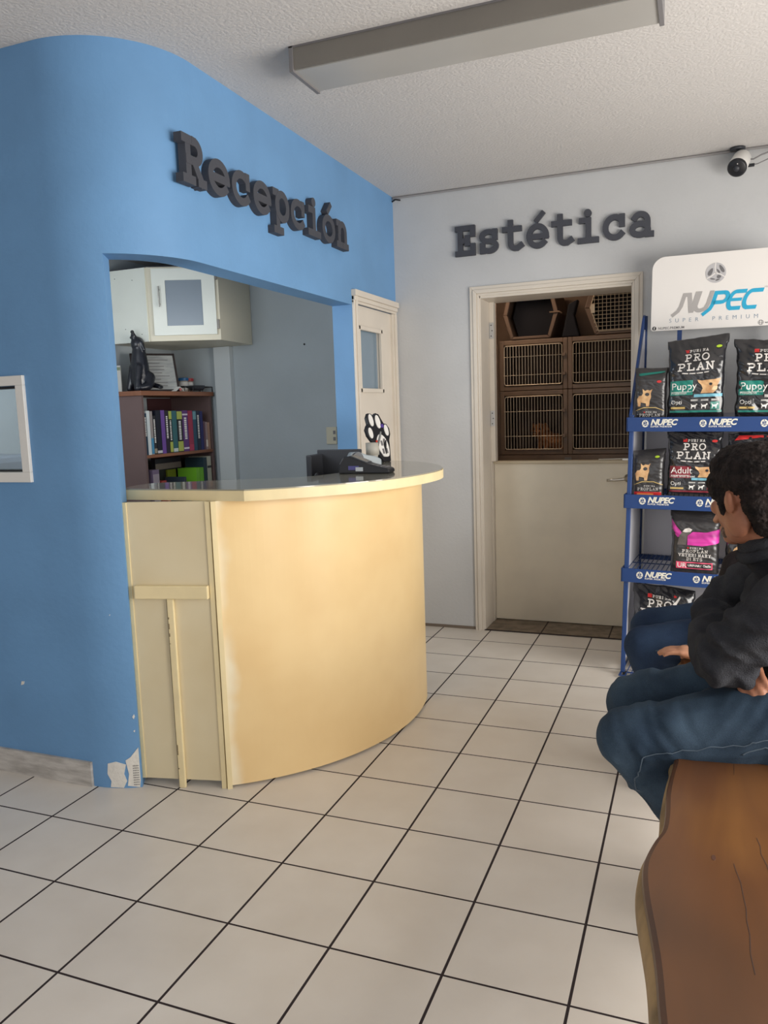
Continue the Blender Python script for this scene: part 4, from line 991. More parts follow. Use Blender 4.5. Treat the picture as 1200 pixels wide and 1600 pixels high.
# big logo lettering (rounded slanted strokes)
def sl(p, z0=1.985): return V((p.x + (p.z - z0) * .3, p.y, p.z))
def big(ch, x, w, mt_):
    bm = newbm(); z0 = 1.985; h = .094; wt = .0205
    U_ = lambda a, b: (x + a * w, z0 + b * h)
    A_ = lambda *q_: [U_(a, b) for a, b in arc(*q_)]
    yf = yh - .0015
    if ch == 'N':
        stroke(bm, [U_(-.22, -.16), U_(.0, .02), U_(.1, .3), U_(.1, .9)], wt, yf, yh, sl); stroke(bm, [U_(.1, .95), U_(.42, .95), U_(.82, .02)], wt, yf - .0002, yh, sl); stroke(bm, [U_(.9, .0), U_(.9, 1)], wt, yf - .0004, yh, sl)
    if ch == 'U': stroke(bm, [U_(.0, 1), U_(.0, .35)] + A_(.4, .3, .4, .3, 180, 300, 8) + [U_(.78, .1), U_(.86, .4), U_(.86, 1)], wt, yf, yh, sl)
    if ch == 'P':
        stroke(bm, [U_(-.3, -.2), U_(.0, .05), U_(.08, .3), U_(.08, .95), U_(.62, .95)] + A_(.62, .68, .3, .27, 90, -90, 8) + [U_(.1, .41)], wt, yf, yh, sl)
    if ch == 'E':
        stroke(bm, [U_(1, .95), U_(.4, .95)] + A_(.4, .48, .38, .47, 100, 260, 10) + [U_(.4, .02), U_(.92, .02)], wt, yf, yh, sl); stroke(bm, [U_(.1, .5), U_(.85, .5)], wt * .8, yf - .0003, yh, sl)
    if ch == 'C': stroke(bm, [U_(1.1, .95), U_(.45, .95)] + A_(.45, .48, .43, .47, 100, 260, 10) + [U_(.45, .02), U_(.98, .02)], wt, yf, yh, sl)
    obj('brand_letter', bm, mt_, hb)
big('N', .215 + GX, .082, M_grey_print); big('U', .30 + GX, .072, M_grey_print); big('P', .380 + GX, .078, M_cyan_print); big('E', .463 + GX, .067, M_cyan_print); big('C', .541 + GX, .064, M_cyan_print)
bm = newbm(); text_bm(bm, 'SUPER  PREMIUM', .031, (.17 + GX, yh, 1.928), space=2.12, bold=-.0004); obj('tag_line', bm, mat('slate_blue_print', (106, 130, 156), .5), hb)
bm = newbm(); text_bm(bm, 'NUPEC.PREMIUM', .0185, (.113 + GX, yh, 1.893), bold=.0002); obj('contact_lettering', bm, M_dgrey_print, hb)
bm = newbm(); prism(bm, arc(.092 + GX, 1.9, .011, .011, 0, 345, 23), yh - .001, yh, 'y'); e = obj('round_icon', bm, mat('near_black_print', (40, 40, 44), .5), hb)
bm = newbm(); text_bm(bm, 'f', .022, (.089 + GX, yh - .002, 1.892), bold=.0006); obj('icon_letter', bm, M_white_print, e)
bm = newbm(); text_bm(bm, 'www.nupec.com', .0165, (.66 + GX, yh, 1.897), bold=.0002); obj('contact_lettering', bm, M_dgrey_print, hb)
bm = newbm()
stroke(bm, arc(.64 + GX, 1.903, .0125, .0125, 0, 360, 24), .0014, yh - .001, yh, lambda p: p); stroke(bm, arc(.64 + GX, 1.903, .006, .0125, 0, 360, 20), .0012, yh - .0012, yh, lambda p: p); stroke(bm, [(.6285 + GX, 1.903), (.6515 + GX, 1.903)], .0012, yh - .0014, yh, lambda p: p)
obj('globe_icon', bm, M_dgrey_print, hb)
bm = newbm(); text_bm(bm, 'MR', .012, (.65 + GX, yh, 2.085)); obj('small_mark', bm, M_grey_print, hb)
# round emblem of three petals
ex, ez, er = .405 + GX, 2.182, .052
bm = newbm(); prism(bm, arc(ex, ez, er, er * 1.03, 0, 352, 40), yh - .001, yh, 'y'); e = obj('emblem', bm, mat('silver_print', (188, 186, 188), .4), hb)
bm = newbm()
for a in (92, 212, 332):
    stroke(bm, [(ex, ez), (ex + er * .55 * math.cos(math.radians(a + 6)), ez + er * .55 * math.sin(math.radians(a + 6))), (ex + er * math.cos(math.radians(a)), ez + er * math.sin(math.radians(a)))], .005, yh - .002, yh, lambda p: p)
obj('emblem_lines', bm, M_header, e)
bm = newbm()
def leafp(cx_, cz_, a, l, w_): 
    pts = []
    for k in range(12):
        t_ = k / 12 * 2 * PI; px, pz = l * math.cos(t_), w_ * math.sin(t_) * (1 - .3 * math.cos(t_)); c_, s_ = math.cos(a), math.sin(a)
        pts.append((cx_ + px * c_ - pz * s_, cz_ + px * s_ + pz * c_))
    return pts
prism(bm, leafp(ex - .026, ez + .006, 1.1, .022, .010), yh - .0025, yh, 'y'); prism(bm, leafp(ex + .03, ez + .02, 2.1, .024, .008), yh - .0025, yh, 'y'); prism(bm, leafp(ex + .013, ez + .008, 2.2, .014, .005), yh - .0025, yh, 'y')
prism(bm, leafp(ex + .018, ez - .022, 0, .011, .009), yh - .0025, yh, 'y'); prism(bm, leafp(ex - .014, ez - .032, -.2, .014, .004), yh - .0025, yh, 'y'); prism(bm, leafp(ex + .012, ez - .038, .3, .012, .004), yh - .0025, yh, 'y')
obj('emblem_figures', bm, M_dgrey_print, e)

# ------------------------------------------------------------------ bags
def bag_mat(name, rgb, rough=.26): return mat(name, rgb, rough, bump=.3, bscale=16, spec=.6, coat=.6)
M_bag = bag_mat('glossy_black_bag', (30, 30, 34)); M_bagm = bag_mat('matt_black_bag', (34, 32, 34), .5)
M_teal = mat('teal_bag_print', (18, 116, 104), .35, spec=.6); M_sky = mat('sky_bag_print', (110, 170, 190), .35); M_maroon = mat('maroon_bag_print', (124, 36, 48), .4)
M_magenta = mat('magenta_bag_print', (206, 62, 160), .35, rgb2=(150, 44, 120), vscale=3, stretch=(1, 1, 14)); M_pink = mat('pink_bag_print', (232, 90, 120), .4)
M_tan = mat('tan_fur_print', (214, 176, 130), .5, rgb2=(176, 130, 88), vscale=30); M_orange = mat('orange_bag_print', (232, 140, 80), .4); M_gold = mat('gold_print', (196, 168, 104), .4)
M_red = mat('red_bag_print', (190, 44, 44), .4); M_lime = mat('lime_sticker', (170, 200, 50), .5); M_silver = mat('silver_lettering', (206, 202, 198), .3)
class Bag:
    def __init__(s, name, label, x, z, w, h, d, seed, m_, yf=.03, lean=0.0, rz=0.0, slant=0.0, crumple=1.0, group='bags of pet food on the rack', pinch=.35):
        # x,z local to the rack ; y front
        s.w, s.h, s.d, s.seed, s.cr, s.sl, s.pinch = w, h, d, seed, crumple, slant, pinch
        y = ry(z) + yf + d / 2
        W = Matrix.Rotation(-.075, 4, 'Z') @ Matrix.Rotation(.018, 4, 'Y')
        p = V((RX, -.43, 0)) + W @ V((x + w / 2, y, z))
        s.o = thing(name, label, 'bag', p, 0, group); s.o.rotation_euler = (lean, .018, rz - .075)
        bm = newbm(); nv = 72; rings = []
        us = [-.995 + 1.99 * i / 44 for i in range(45)]
        angs = [(2 * PI - math.acos(math.copysign(abs(u) ** (1 / .38), u))) for u in us] + [math.acos(math.copysign(abs(u) ** (1 / .38), u)) for u in us[::-1]]
        nu = len(angs)
        for j in range(nv + 1):
            v = j / nv; ring = []
            for i in range(nu):
                a = angs[i]; ring.append(bm.verts.new(s.P(a, v)))
            rings.append(ring)
        for a, b in zip(rings, rings[1:]):
            for i in range(nu): bm.faces.new((a[i], a[(i + 1) % nu], b[(i + 1) % nu], b[i]))
        bm.faces.new(rings[0][::-1]); bm.faces.new(rings[-1])
        s.body = obj('bag_body', bm, m_, s.o, smooth=True)
    def prof(s, v):
        top = 1 - max(0, (v - (1 - s.pinch)) / s.pinch) ** 1.6 * .93
        bot = min(1, .82 + v * 2.2)
        dd = s.d / 2 * top * bot; ww = s.w / 2 * (1 - .05 * math.sin(v * PI)) * (.96 + .04 * v + .03 * (v > .9))
        return ww, dd
    def P(s, a, v):
        ww, dd = s.prof(v); e = .38
        c, n = math.cos(a), math.sin(a)
        x = ww * math.copysign(abs(c) ** e, c); y = dd * math.copysign(abs(n) ** e, n)
        nz = s.nz(x, v, n)
        y += nz if n < 0 else -nz * .5
        x += .006 * s.cr * noise.noise(V((v * 7, s.seed, c)))
        return V((x, y, v * s.h + s.sl * x * v + .006 * s.cr * v * noise.noise(V((x * 20, s.seed + 5, 0)))))
    def nz(s, x, v, n=-1):
        q = noise.noise(V((x * 11, v * 5, s.seed))) * .009 + (abs(noise.noise(V((x * 26 + v * 9, v * 9, s.seed + 3)))) - .25) * .010
        return -abs(s.cr) * q * min(1, v * 6)
    def fy(s, x, z):
        v = max(0, min(1, z / s.h)); ww, dd = s.prof(v); u = min(.999, abs(x) / ww)
        # superellipse |x/w|^(2/e)+|y/d|^(2/e)=1
        k = 2 / .38
        return -dd * (1 - u ** k) ** (1 / k) + s.nz(x, v)
    def fn(s, off):
        return lambda p: V((p.x, s.fy(p.x, p.z - s.sl * p.x * p.z / s.h) - off + p.y, p.z + s.sl * p.x * p.z / s.h))
    def patch(s, pts, m_, name='printed_panel', off=.0018, sub=None, label=None):
        """polygon in bag coords filled as a grid that follows the bag surface"""
        xs = [p[0] for p in pts]; zs = [p[1] for p in pts]
        bm = newbm(); vs = [bm.verts.new((p[0], 0, p[1])) for p in pts]; bm.faces.new(vs)
        step = .007
        x = math.ceil(min(xs) / step) * step
        while x < max(xs):
            bmesh.ops.bisect_plane(bm, geom=bm.verts[:] + bm.edges[:] + bm.faces[:], plane_co=(x, 0, 0), plane_no=(1, 0, 0)); x += step
        z = math.ceil(min(zs) / step) * step
        while z < max(zs):
            bmesh.ops.bisect_plane(bm, geom=bm.verts[:] + bm.edges[:] + bm.faces[:], plane_co=(0, 0, z), plane_no=(0, 0, 1)); z += step
        f = s.fn(off)
        for v in bm.verts: v.co = f(v.co)
        o = obj(name, bm, m_, s.o, smooth=True, label=label)
        for p in o.data.polygons:
            if p.normal.y > 0: p.flip()
        return o
    def rect(s, x0, x1, z0, z1, m_, name='printed_panel', off=.0016, n=1): return s.patch([(x0, z0), (x1, z0), (x1, z1), (x0, z1)], m_, name, off)
    def serif(s, txt, x, z, adv, cw, h, w, m_=None, off=.0034):
        bm = newbm(); word(bm, txt, x, z, adv, cw, h, w, 0, .0008, s.fn(off), .00005); obj('lettering', bm, m_ or M_silver, s.o)
    def sans(s, txt, size, x, z, m_=None, bold=0.0, align='LEFT', off=.003):
        bm = newbm(); text_bm(bm, txt, size, (x, 0, z), bold=bold, align=align, fn=s.fn(off), depth=.0004); obj('lettering', bm, m_ or M_white_print, s.o)
def dog_icon(b, x, z, s_, m_, off=.003):
    pts = [(0, 0), (.12, 0), (.16, .3), (.55, .32), (.62, 0), (.74, 0), (.78, .42), (.86, .62), (1.05, .68), (1.04, .8), (.86, .92), (.8, .84), (.7, .68), (.2, .62), (.0, .86), (-.06, .8), (.06, .55), (.02, .3)]
    b.patch([(x + px * s_, z + pz * s_) for px, pz in pts], m_, 'dog_icon', off)
def proplan(b, cx_, z, k, tagline=True):
    b.rect(cx_ - .055 * k, cx_ - .035 * k, z + .079 * k, z + .095 * k, M_red, 'brand_square')
    b.serif('PURINA', cx_ - .032 * k, z + .08 * k, .0145 * k, .012 * k, .013 * k, .0024 * k)
    b.serif('PRO', cx_ - .052 * k, z + .037 * k, .038 * k, .034 * k, .036 * k, .0058 * k)
    b.serif('PLAN', cx_ - .083 * k, z - .008 * k, .042 * k, .038 * k, .038 * k, .0062 * k)
    if tagline:
        bm = newbm()
        for i in range(18): 
            if i % 5 != 4: stroke(bm, [(cx_ + (-.06 + i * .0066) * k, z - .018 * k - .004 * k * math.sin(i / 18 * PI)), (cx_ + (-.0565 + i * .0066) * k, z - .018 * k - .004 * k * math.sin(i / 18 * PI))], .0045 * k, 0, .0005, b.fn(.0024))
        obj('small_print', bm, M_silver, b.o)
S1, S2, S3, S0 = LZ[2] + .0615, LZ[1] + .0615, LZ[0] + .0615, .03
# upper shelf
b = Bag('food_bag', 'small matt black bag with a bulldog picture and green stripe, left on the top shelf', .015, S1, .165, .275, .10, 1.3, M_bagm, pinch=.25, crumple=.5)
b.patch([(-.06, .235), (-.05, .232), (.05, .245), (.072, .25), (.07, .256), (-.06, .245)], M_teal)
def bulldog(b, x, z, k):
    pts = [(0, 0), (.012, 0), (.014, .022), (.04, .016), (.042, 0), (.056, 0), (.06, .03), (.066, .05), (.064, .068), (.072, .092), (.06, .084), (.046, .088), (.034, .082), (.022, .094), (.024, .07), (.018, .058), (.004, .056), (-.006, .04)]
    b.patch([(x + px * k, z + pz * k) for px, pz in pts], M_tan, 'dog_picture', .002)
    b.patch([(x + px * k, z + pz * k) for px, pz in arc(.046, .064, .011, .009, 0, 330, 11)], M_bagm, 'dog_muzzle', .003)
bulldog(b, -.06, .07, 1.0)
b.patch([(-.075, .045), (-.03, .062), (.03, .062), (.075, .045), (.075, .048), (.03, .066), (-.03, .066), (-.075, .048)], M_gold, 'gold_curve')
b.rect(-.03, -.023, .036, .043, M_red, 'brand_square'); b.serif('PURINA', -.02, .036, .0098, .008, .008, .0014); b.serif('PROPLAN', -.052, .016, .0155, .013, .015, .0018)
b.patch(arc(.045, .2, .012, .007, 0, 340, 12), M_red, 'price_sticker', .003)
def puppy(x, z, w, h, seed, label, slant, colr, word_, sky, mtl=None, lime=True, crumple=1.3, rz=0, yf=.03, d=.16):
    b = Bag('food_bag', label, x, z, w, h, d, seed, M_bag, slant=slant, crumple=crumple, pinch=.4, rz=rz, yf=yf)
    k = w / .30
    proplan(b, .0, h * .615, 1.1 * k)
    b.rect(-w * .42, -w * .04, h * .30, h * .48, colr, 'name_panel'); b.sans(word_, .052 * k, -w * .40, h * .37)
    b.rect(-w * .40, -w * .06, h * .338, h * .343, M_white_print, 'rule', .003)
    b.patch([(px * w * .38 + w * .03, h * (.315 + pz * .165)) for px, pz in ((.0, 1.0), (.2, .92), (.42, .95), (.75, .97), (1.0, 1.02), (.93, .75), (.86, .5), (.8, .15), (.7, 0), (.15, 0), (.24, .35), (.18, .6), (.05, .8))], M_tan, 'dog_picture', .002)
    b.patch([(px * w * .38 + w * .03, h * (.315 + pz * .165)) for px, pz in ((.62, .2), (.85, .22), (.88, .45), (.7, .5))], mat('light_muzzle_print', (228, 200, 160), .5), 'dog_muzzle', .0026)
    b.patch(arc(.075 * k, h * .42, .008, .007, 0, 330, 11), M_bag, 'dog_eye', .003)
    b.rect(-w * .02, w * .44, h * .27, h * .305, sky, 'subtitle_strip'); b.sans('Adult Small Breed' if word_ == 'Adult' else 'Protection', .018 * k, -w * .40, h * .312, M_white_print)
    for i in range(3):
        xx = -w * .08 + i * w * .17
        b.rect(xx, xx + w * .14, h * .12, h * .21, mtl or colr if i == 2 else M_bagm, 'icon_panel', .002); dog_icon(b, xx + w * .02, h * .13, w * .10, M_white_print)
        b.rect(xx + w * .01, xx + w * .13, h * .225, h * .231, M_white_print, 'small_print'); b.rect(xx + w * .01, xx + w * .13, h * .238, h * .243, M_white_print, 'small_print')
    b.rect(-w * .42, w * .44, h * .085, h * .11, mtl or colr, 'band')
    b.rect(-w * .40, -w * .16, h * .13, h * .155, M_gold, 'gold_band'); b.sans('Opti', .03 * k, -w * .4, h * .19, M_white_print)
    b.patch(arc(w * .36, h * .86, .014, .007, 0, 340, 12), M_lime if lime else M_red, 'price_sticker', .003)
    return b
puppy(.175, S1, .295, .425, 4.2, 'black puppy food bag with green panel in the middle of the top shelf', .10, M_teal, 'Puppy', M_sky, crumple=.9)
b = puppy(.505, S1, .30, .40, 9.7, 'creased black puppy food bag at the right of the top shelf', -.03, M_teal, 'Puppy', M_grey_print, crumple=1.7)
# second shelf
b = Bag('food_bag', 'small matt black bag with red foot and bulldog picture, left on the second shelf', .02, S2, .165, .25, .10, 6.1, M_bagm, pinch=.25, crumple=.5, slant=.1)
bulldog(b, -.06, .085, 1.0)
b.patch([(-.075, .06), (-.03, .077), (.03, .077), (.075, .06), (.075, .063), (.03, .081), (-.03, .081), (-.075, .063)], M_gold, 'gold_curve')
b.serif('PURINA', -.02, .052, .0098, .008, .008, .0014); b.serif('PROPLAN', -.052, .032, .0155, .013, .015, .0018); b.rect(-.07, .07, .002, .024, M_red, 'red_foot'); b.rect(-.055, .03, .006, .016, M_orange, 'orange_band', .003)
b.patch(arc(.045, .21, .012, .006, 0, 340, 12), M_lime, 'price_sticker', .003)
puppy(.19, S2, .275, .345, 12.4, 'black adult dog food bag with maroon panel on the second shelf', .0, M_maroon, 'Adult', M_sky, M_maroon, False, .9)
b = Bag('food_bag', 'crumpled black and red bag behind the man\'s head on the second shelf', .49, S2, .30, .34, .15, 21.3, M_bag, crumple=2.4, pinch=.4)
b.patch([(-.12, .30), (.0, .315), (.12, .31), (.12, .328), (-.1, .325)], M_red); b.patch([(.02, .25), (.05, .30), (.08, .27), (.09, .24)], M_orange, 'dog_picture'); b.rect(-.13, .13, .10, .16, M_maroon, 'name_panel'); proplan(b, 0, .2, .7)
# third shelf
b = Bag('food_bag', 'black urinary diet bag with magenta bands on the third shelf', .225, S3, .25, .33, .14, 33.1, M_bagm, crumple=.7, pinch=.22)
b.patch([(-.117, .285), (-.12, .235), (-.085, .19), (-.055, .2), (-.07, .225), (-.09, .245)], M_magenta, 'magenta_band'); b.patch([(-.035, .15), (.04, .148), (.118, .165), (.12, .24), (.06, .222), (-.01, .222), (-.035, .2)], M_magenta, 'magenta_band')
b.patch([(-.085, .15), (-.075, .20), (-.06, .222), (-.05, .236), (-.03, .243), (-.012, .235), (-.02, .218), (-.036, .2), (-.04, .15)], mat('grey_dog_print', (92, 86, 84), .6), 'dog_picture', .0022)
b.patch([(-.06, .222), (-.05, .236), (-.03, .243), (-.012, .235), (-.02, .222), (-.045, .218)], M_silver, 'dog_muzzle', .003)
b.rect(-.035, -.026, .131, .14, M_red, 'brand_square'); b.serif('PURINA', -.022, .131, .0115, .0095, .009, .0015)
b.serif('PROPLAN', -.06, .111, .0185, .016, .016, .0026); b.serif('VETERINARY', -.078, .089, .0163, .0145, .0165, .0026); b.serif('DIETS', -.037, .068, .0163, .0145, .0165, .0026)
b.rect(-.088, .092, .024, .06, M_pink, 'pink_frame'); b.rect(-.034, .087, .029, .055, M_bagm, 'name_panel', .0026); b.sans('UR', .036, -.083, .03, M_white_print, .0004); b.sans('URINARY Ox/St', .0165, -.029, .037, M_white_print, .0004, off=.0038)
b = Bag('food_bag', 'black bag with a pale dog picture partly hidden by the two seated people, third shelf', .49, S3, .30, .36, .15, 41.0, M_bag, crumple=1.2)
b.patch(arc(-.07, .12, .035, .04, 0, 330, 12), M_tan, 'dog_picture'); proplan(b, 0, .22, .8)
# bottom
b = Bag('food_bag', 'large black bag with silver lettering on the bottom wire shelf behind the knees', .03, S0, .32, .44, .17, 52.5, M_bag, slant=-.06, crumple=1.4, yf=.12)
proplan(b, -.015, .29, 1.15); b.rect(-.12, .0, .12, .19, M_maroon, 'name_panel'); b.patch([(.05, .345), (.075, .36), (.095, .40), (.088, .405), (.07, .375), (.045, .352)], M_silver, 'shine_mark'); b.patch(arc(.06, .40, .014, .006, 0, 340, 12), M_red, 'price_sticker', .003)

# ------------------------------------------------------------------ bench
bn = thing('wooden_bench', 'long varnished live-edge wooden bench in the right foreground', 'bench', (2.55, -3.0, 0))
BT = .56
fe = [(2.24, -1.15), (2.20, -1.5), (2.215, -1.9), (2.20, -2.3), (2.206, -2.6), (2.212, -2.705), (2.204, -2.80), (2.199, -2.9), (2.2, -3.0), (2.196, -3.07), (2.182, -3.12), (2.168, -3.19), (2.166, -3.25), (2.174, -3.33), (2.19, -3.43), (2.202, -3.51), (2.211, -3.6), (2.218, -3.7), (2.21, -3.9), (2.2, -4.1), (2.22, -4.5), (2.2, -5.2)]  # bench length behind the camera is added, unseen, to block light near the floor
fe = spline(fe, 4)
bk = spline([(2.78, -5.2), (2.78, -4.4), (2.8, -4.0), (2.76, -3.4), (2.8, -2.8), (2.77, -2.2), (2.8, -1.6), (2.78, -1.15)], 4)
bm = newbm()
P0 = fe + bk; n = len(P0)
def lv(off, z, wob=0.0):
    q_ = inset(P0, off); return [bm.verts.new((x - 2.55, y + 3.0, z + (wob * noise.noise(V((y * 4, x, z * 9))) if wob else 0))) for x, y in q_]
levels = [lv(.012, BT), lv(.003, BT - .004), lv(.0, BT - .012)]
bm.faces.new(levels[0])
for a, b_ in zip(levels, levels[1:]):
    for i in range(n): bm.faces.new((a[i], a[(i + 1) % n], b_[(i + 1) % n], b_[i]))
bm.faces.new(levels[-1][::-1]); obj('seat_board', bm, M_bench, bn, smooth=False)
bm = newbm()
levels = [lv(.004, BT - .0125), lv(-.008, BT - .03, .01), lv(-.012, BT - .055, .012), lv(.006, BT - .085, .012), lv(.03, BT - .1)]
bm.faces.new(levels[0]); bm.faces.new(levels[-1][::-1])
for a, b_ in zip(levels, levels[1:]):
    for i in range(n): bm.faces.new((a[i], a[(i + 1) % n], b_[(i + 1) % n], b_[i]))
obj('live_edge', bm, M_bark, bn, smooth=True)
for y in (1.3, -.2, -1.9):
    bm = newbm(); prism(bm, [(-.2, 0), (-.14, .46), (.16, .46), (.2, 0)], y - .04, y + .04, 'y'); obj('leg', bm, M_bark, bn, bevel=.01)
def crack(pts, w_):
    bm = newbm()
    for (a, b_) in zip(pts, pts[1:]): stroke(bm, [(a[0] - 2.55, a[1] + 3.0), (b_[0] - 2.55, b_[1] + 3.0)], w_, BT + .0004, BT - .002, lambda p: V((p.x, p.z, p.y)))
    obj('surface_crack', bm, mat('dark_crack', (58, 44, 38), .9), bn)
crack([(2.337, -3.165), (2.340, -3.19), (2.347, -3.23), (2.349, -3.27), (2.352, -3.312), (2.351, -3.35), (2.354, -3.387), (2.352, -3.44), (2.356, -3.49)], .0010); crack([(2.386, -3.048), (2.391, -3.08), (2.390, -3.11), (2.398, -3.15), (2.401, -3.18)], .0010); crack([(2.356, -2.69), (2.354, -2.75)], .0006)
bm = newbm(); prism(bm, arc(2.300 - 2.55, -3.154 + 3.0, .004, .010, 0, 340, 14), BT - .001, BT + .0005); obj('wood_knot', bm, mat('knot', (76, 46, 32), .6), bn)

# ------------------------------------------------------------------ people
def hand(bm, wrist, dirv, palmn, k=1.0, curl=.5, side=1):
    """palm + five fingers. dirv: wrist->fingers, palmn: palm normal (fingers curl towards it)"""
    d = V(dirv).normalized(); n = V(palmn); n = (n - d * n.dot(d)).normalized(); s = d.cross(n) * side; w = V(wrist)
    limb(bm, [w - d * .02 * k, w + d * .03 * k, w + d * .075 * k], [.026 * k, .026 * k, .024 * k])
    for i in (-1.5, -.5, .5, 1.5): limb(bm, [w + d * .02 * k + s * i * .010 * k, w + d * .085 * k + s * i * .019 * k], [.016 * k, .0125 * k], 3, 10)
    ln = (.066, .078, .074, .056)
    for j, i in enumerate((-1.5, -.5, .5, 1.5)):
        p = w + d * .088 * k + s * i * .0195 * k; L = ln[j] * k; a = 0; pts = [p]; dirc = d.copy()
        for q_, f in enumerate((.45, .32, .23)):
            a += curl * (.6 + .35 * q_); dd_ = d * math.cos(a) + n * math.sin(a); p = p + dd_ * L * f; pts.append(p)
        limb(bm, pts, [.0098 * k, .0092 * k, .0084 * k, .0072 * k], 3, 10)
    th = w + d * .025 * k - s * .028 * k
    limb(bm, [w + d * .01 * k - s * .012 * k, th, th + (d * .8 - s * .45 + n * .4).normalized() * .035 * k, th + (d * .95 - s * .2 + n * .6).normalized() * .064 * k], [.016 * k, .014 * k, .011 * k, .009 * k], 3, 10)

def head(bm, c, f, up, k=1.0):
    f = V(f).normalized(); up = V(up); up = (up - f * up.dot(f)).normalized(); l = up.cross(f)
    R3 = Matrix((f, l, up)).transposed().to_4x4()
    def E(a, b, d_, r, **kw): ellipsoid(bm, V(c) + (f * a + l * b + up * d_) * k, [q_ * k for q_ in r], R3, **kw)
    E(-.012, 0, .035, (.098, .077, .088)); E(.022, 0, -.02, (.072, .066, .085)); E(.035, 0, -.075, (.048, .05, .042)); E(.075, 0, -.098, (.022, .028, .02))
    E(.078, 0, .03, (.022, .055, .02)); E(.082, .03, -.02, (.02, .022, .02)); E(.082, -.03, -.02, (.02, .022, .02))
    limb(bm, [V(c) + (f * .09 + up * .02) * k, V(c) + (f * .108 - up * .02) * k, V(c) + (f * .112 - up * .028) * k], [.009 * k, .012 * k, .014 * k], 3, 10)
    E(.093, 0, -.058, (.014, .026, .009)); E(.09, 0, -.07, (.014, .022, .009))
    for s_ in (-1, 1):
        E(-.012, s_ * .077, -.008, (.016, .009, .028)); E(-.020, s_ * .085, .002, (.011, .006, .019))
        E(.0, s_ * .05, -.055, (.04, .018, .04))
    return R3, f, l, up

# ---- the man in the fleece
def fold(sc, amp, sx=1, sy=1, sz=1, off=0): 
    return lambda co: amp * (noise.noise(V((co.x * sc * sx + off, co.y * sc * sy, co.z * sc * sz))) + .5 * noise.noise(V((co.x * sc * 2.3 * sx, co.y * sc * 2.3 * sy + off, co.z * sc * 2.3 * sz))))
Hc = V((2.388, -2.585, 1.238)); hf = V((-.62, .78, -.14))
LH, LK, LA = (2.63, -2.60, .685), (2.088, -2.615, .565), (2.42, -2.60, .13)
RH, RK, RA = (2.63, -2.36, .69), (2.085, -2.345, .572), (2.42, -2.36, .13)
LS, LE, LWr = (2.505, -2.70, 1.03), (2.325, -2.665, .825), (2.31, -2.42, .87)
RS, RE, RWr = (2.49, -2.32, 1.02), (2.315, -2.27, .85), (2.375, -2.52, .80)
bm = newbm()
head(bm, Hc, hf, (-.1, .05, 1), 1.06)
limb(bm, [(2.56, -2.53, 1.02), (2.46, -2.55, 1.10), (2.40, -2.575, 1.18)], [.07, .058, .056])
limb(bm, [(2.65, -2.48, .70), (2.63, -2.49, .85), (2.57, -2.5, .98), (2.53, -2.51, 1.03)], [.12, .115, .13, .09])
for a, b_, c_ in ((LH, LK, LA), (RH, RK, RA)):
    limb(bm, [a, b_], [.08, .055]); limb(bm, [b_, ((b_[0] + c_[0]) / 2, c_[1], .36), c_], [.052, .046, .034]); limb(bm, [c_, (c_[0] - .02, c_[1], .05), (c_[0] - .16, c_[1], .035)], [.034, .036, .028])
for a, b_, c_ in ((LS, LE, LWr), (RS, RE, RWr)): limb(bm, [a, b_], [.05, .038]); limb(bm, [b_, c_], [.038, .027])
hand(bm, RWr, (.16, -.92, -.34), (.6, .0, -.8), 1.05, .42, 1)
hand(bm, LWr, (-.05, .9, -.2), (.5, 0, -.9), 1.0, .4, -1)
p1 = remesh('person', bm, M_skin, .0055, None, 3)
tag(p1, 'seated person in dark fleece and jeans with arms crossed, nearest on the bench', 'person')
# hair
bm = newbm(); f = hf.normalized(); up = V((-.1, .05, 1)); up = (up - f * up.dot(f)).normalized(); l = up.cross(f); R3 = Matrix((f, l, up)).transposed().to_4x4(); k = 1.06
def HE(bm, a, b_, d_, r): ellipsoid(bm, Hc + (f * a + l * b_ + up * d_) * k, [q_ * k for q_ in r], R3)
HE(bm, -.028, 0, .048, (.098, .085, .084)); HE(bm, .020, 0, .078, (.076, .072, .052)); HE(bm, -.062, 0, -.005, (.058, .075, .082)); HE(bm, -.055, 0, -.062, (.040, .050, .040))
for s_ in (-1, 1): HE(bm, .03, s_ * .062, .035, (.04, .02, .045)); HE(bm, .018, s_ * .073, -.005, (.012, .009, .035))
remesh('hair', bm, M_hair, .0035, p1, 1, lambda co: .004 * noise.noise(co * 30) + .0035 * noise.noise(co * 90) + .003 * noise.noise(co * 230))
# beard / stubble along the jaw
bm = newbm()
for q_ in range(9):
    a = -.9 + q_ * 1.8 / 8; ellipsoid(bm, Hc + (f * (.03 + .052 * math.cos(a)) + l * (.043 * math.sin(a)) + up * (-.100 + .024 * abs(a))) * k, (.014, .014, .013), R3)
remesh('beard', bm, M_stubble, .004, p1, 3)
for s_ in (-1, 1):
    bm = newbm(); ellipsoid(bm, Hc + (f * .084 + l * .03 * s_ + up * .004) * k, (.011, .011, .011)); obj('eye', bm, M_white, p1, smooth=True)
    bm = newbm(); ellipsoid(bm, Hc + (f * .097 + l * .03 * s_ + up * .024) * k, (.012, .017, .005), R3); obj('eyebrow', bm, M_hair, p1, smooth=True)
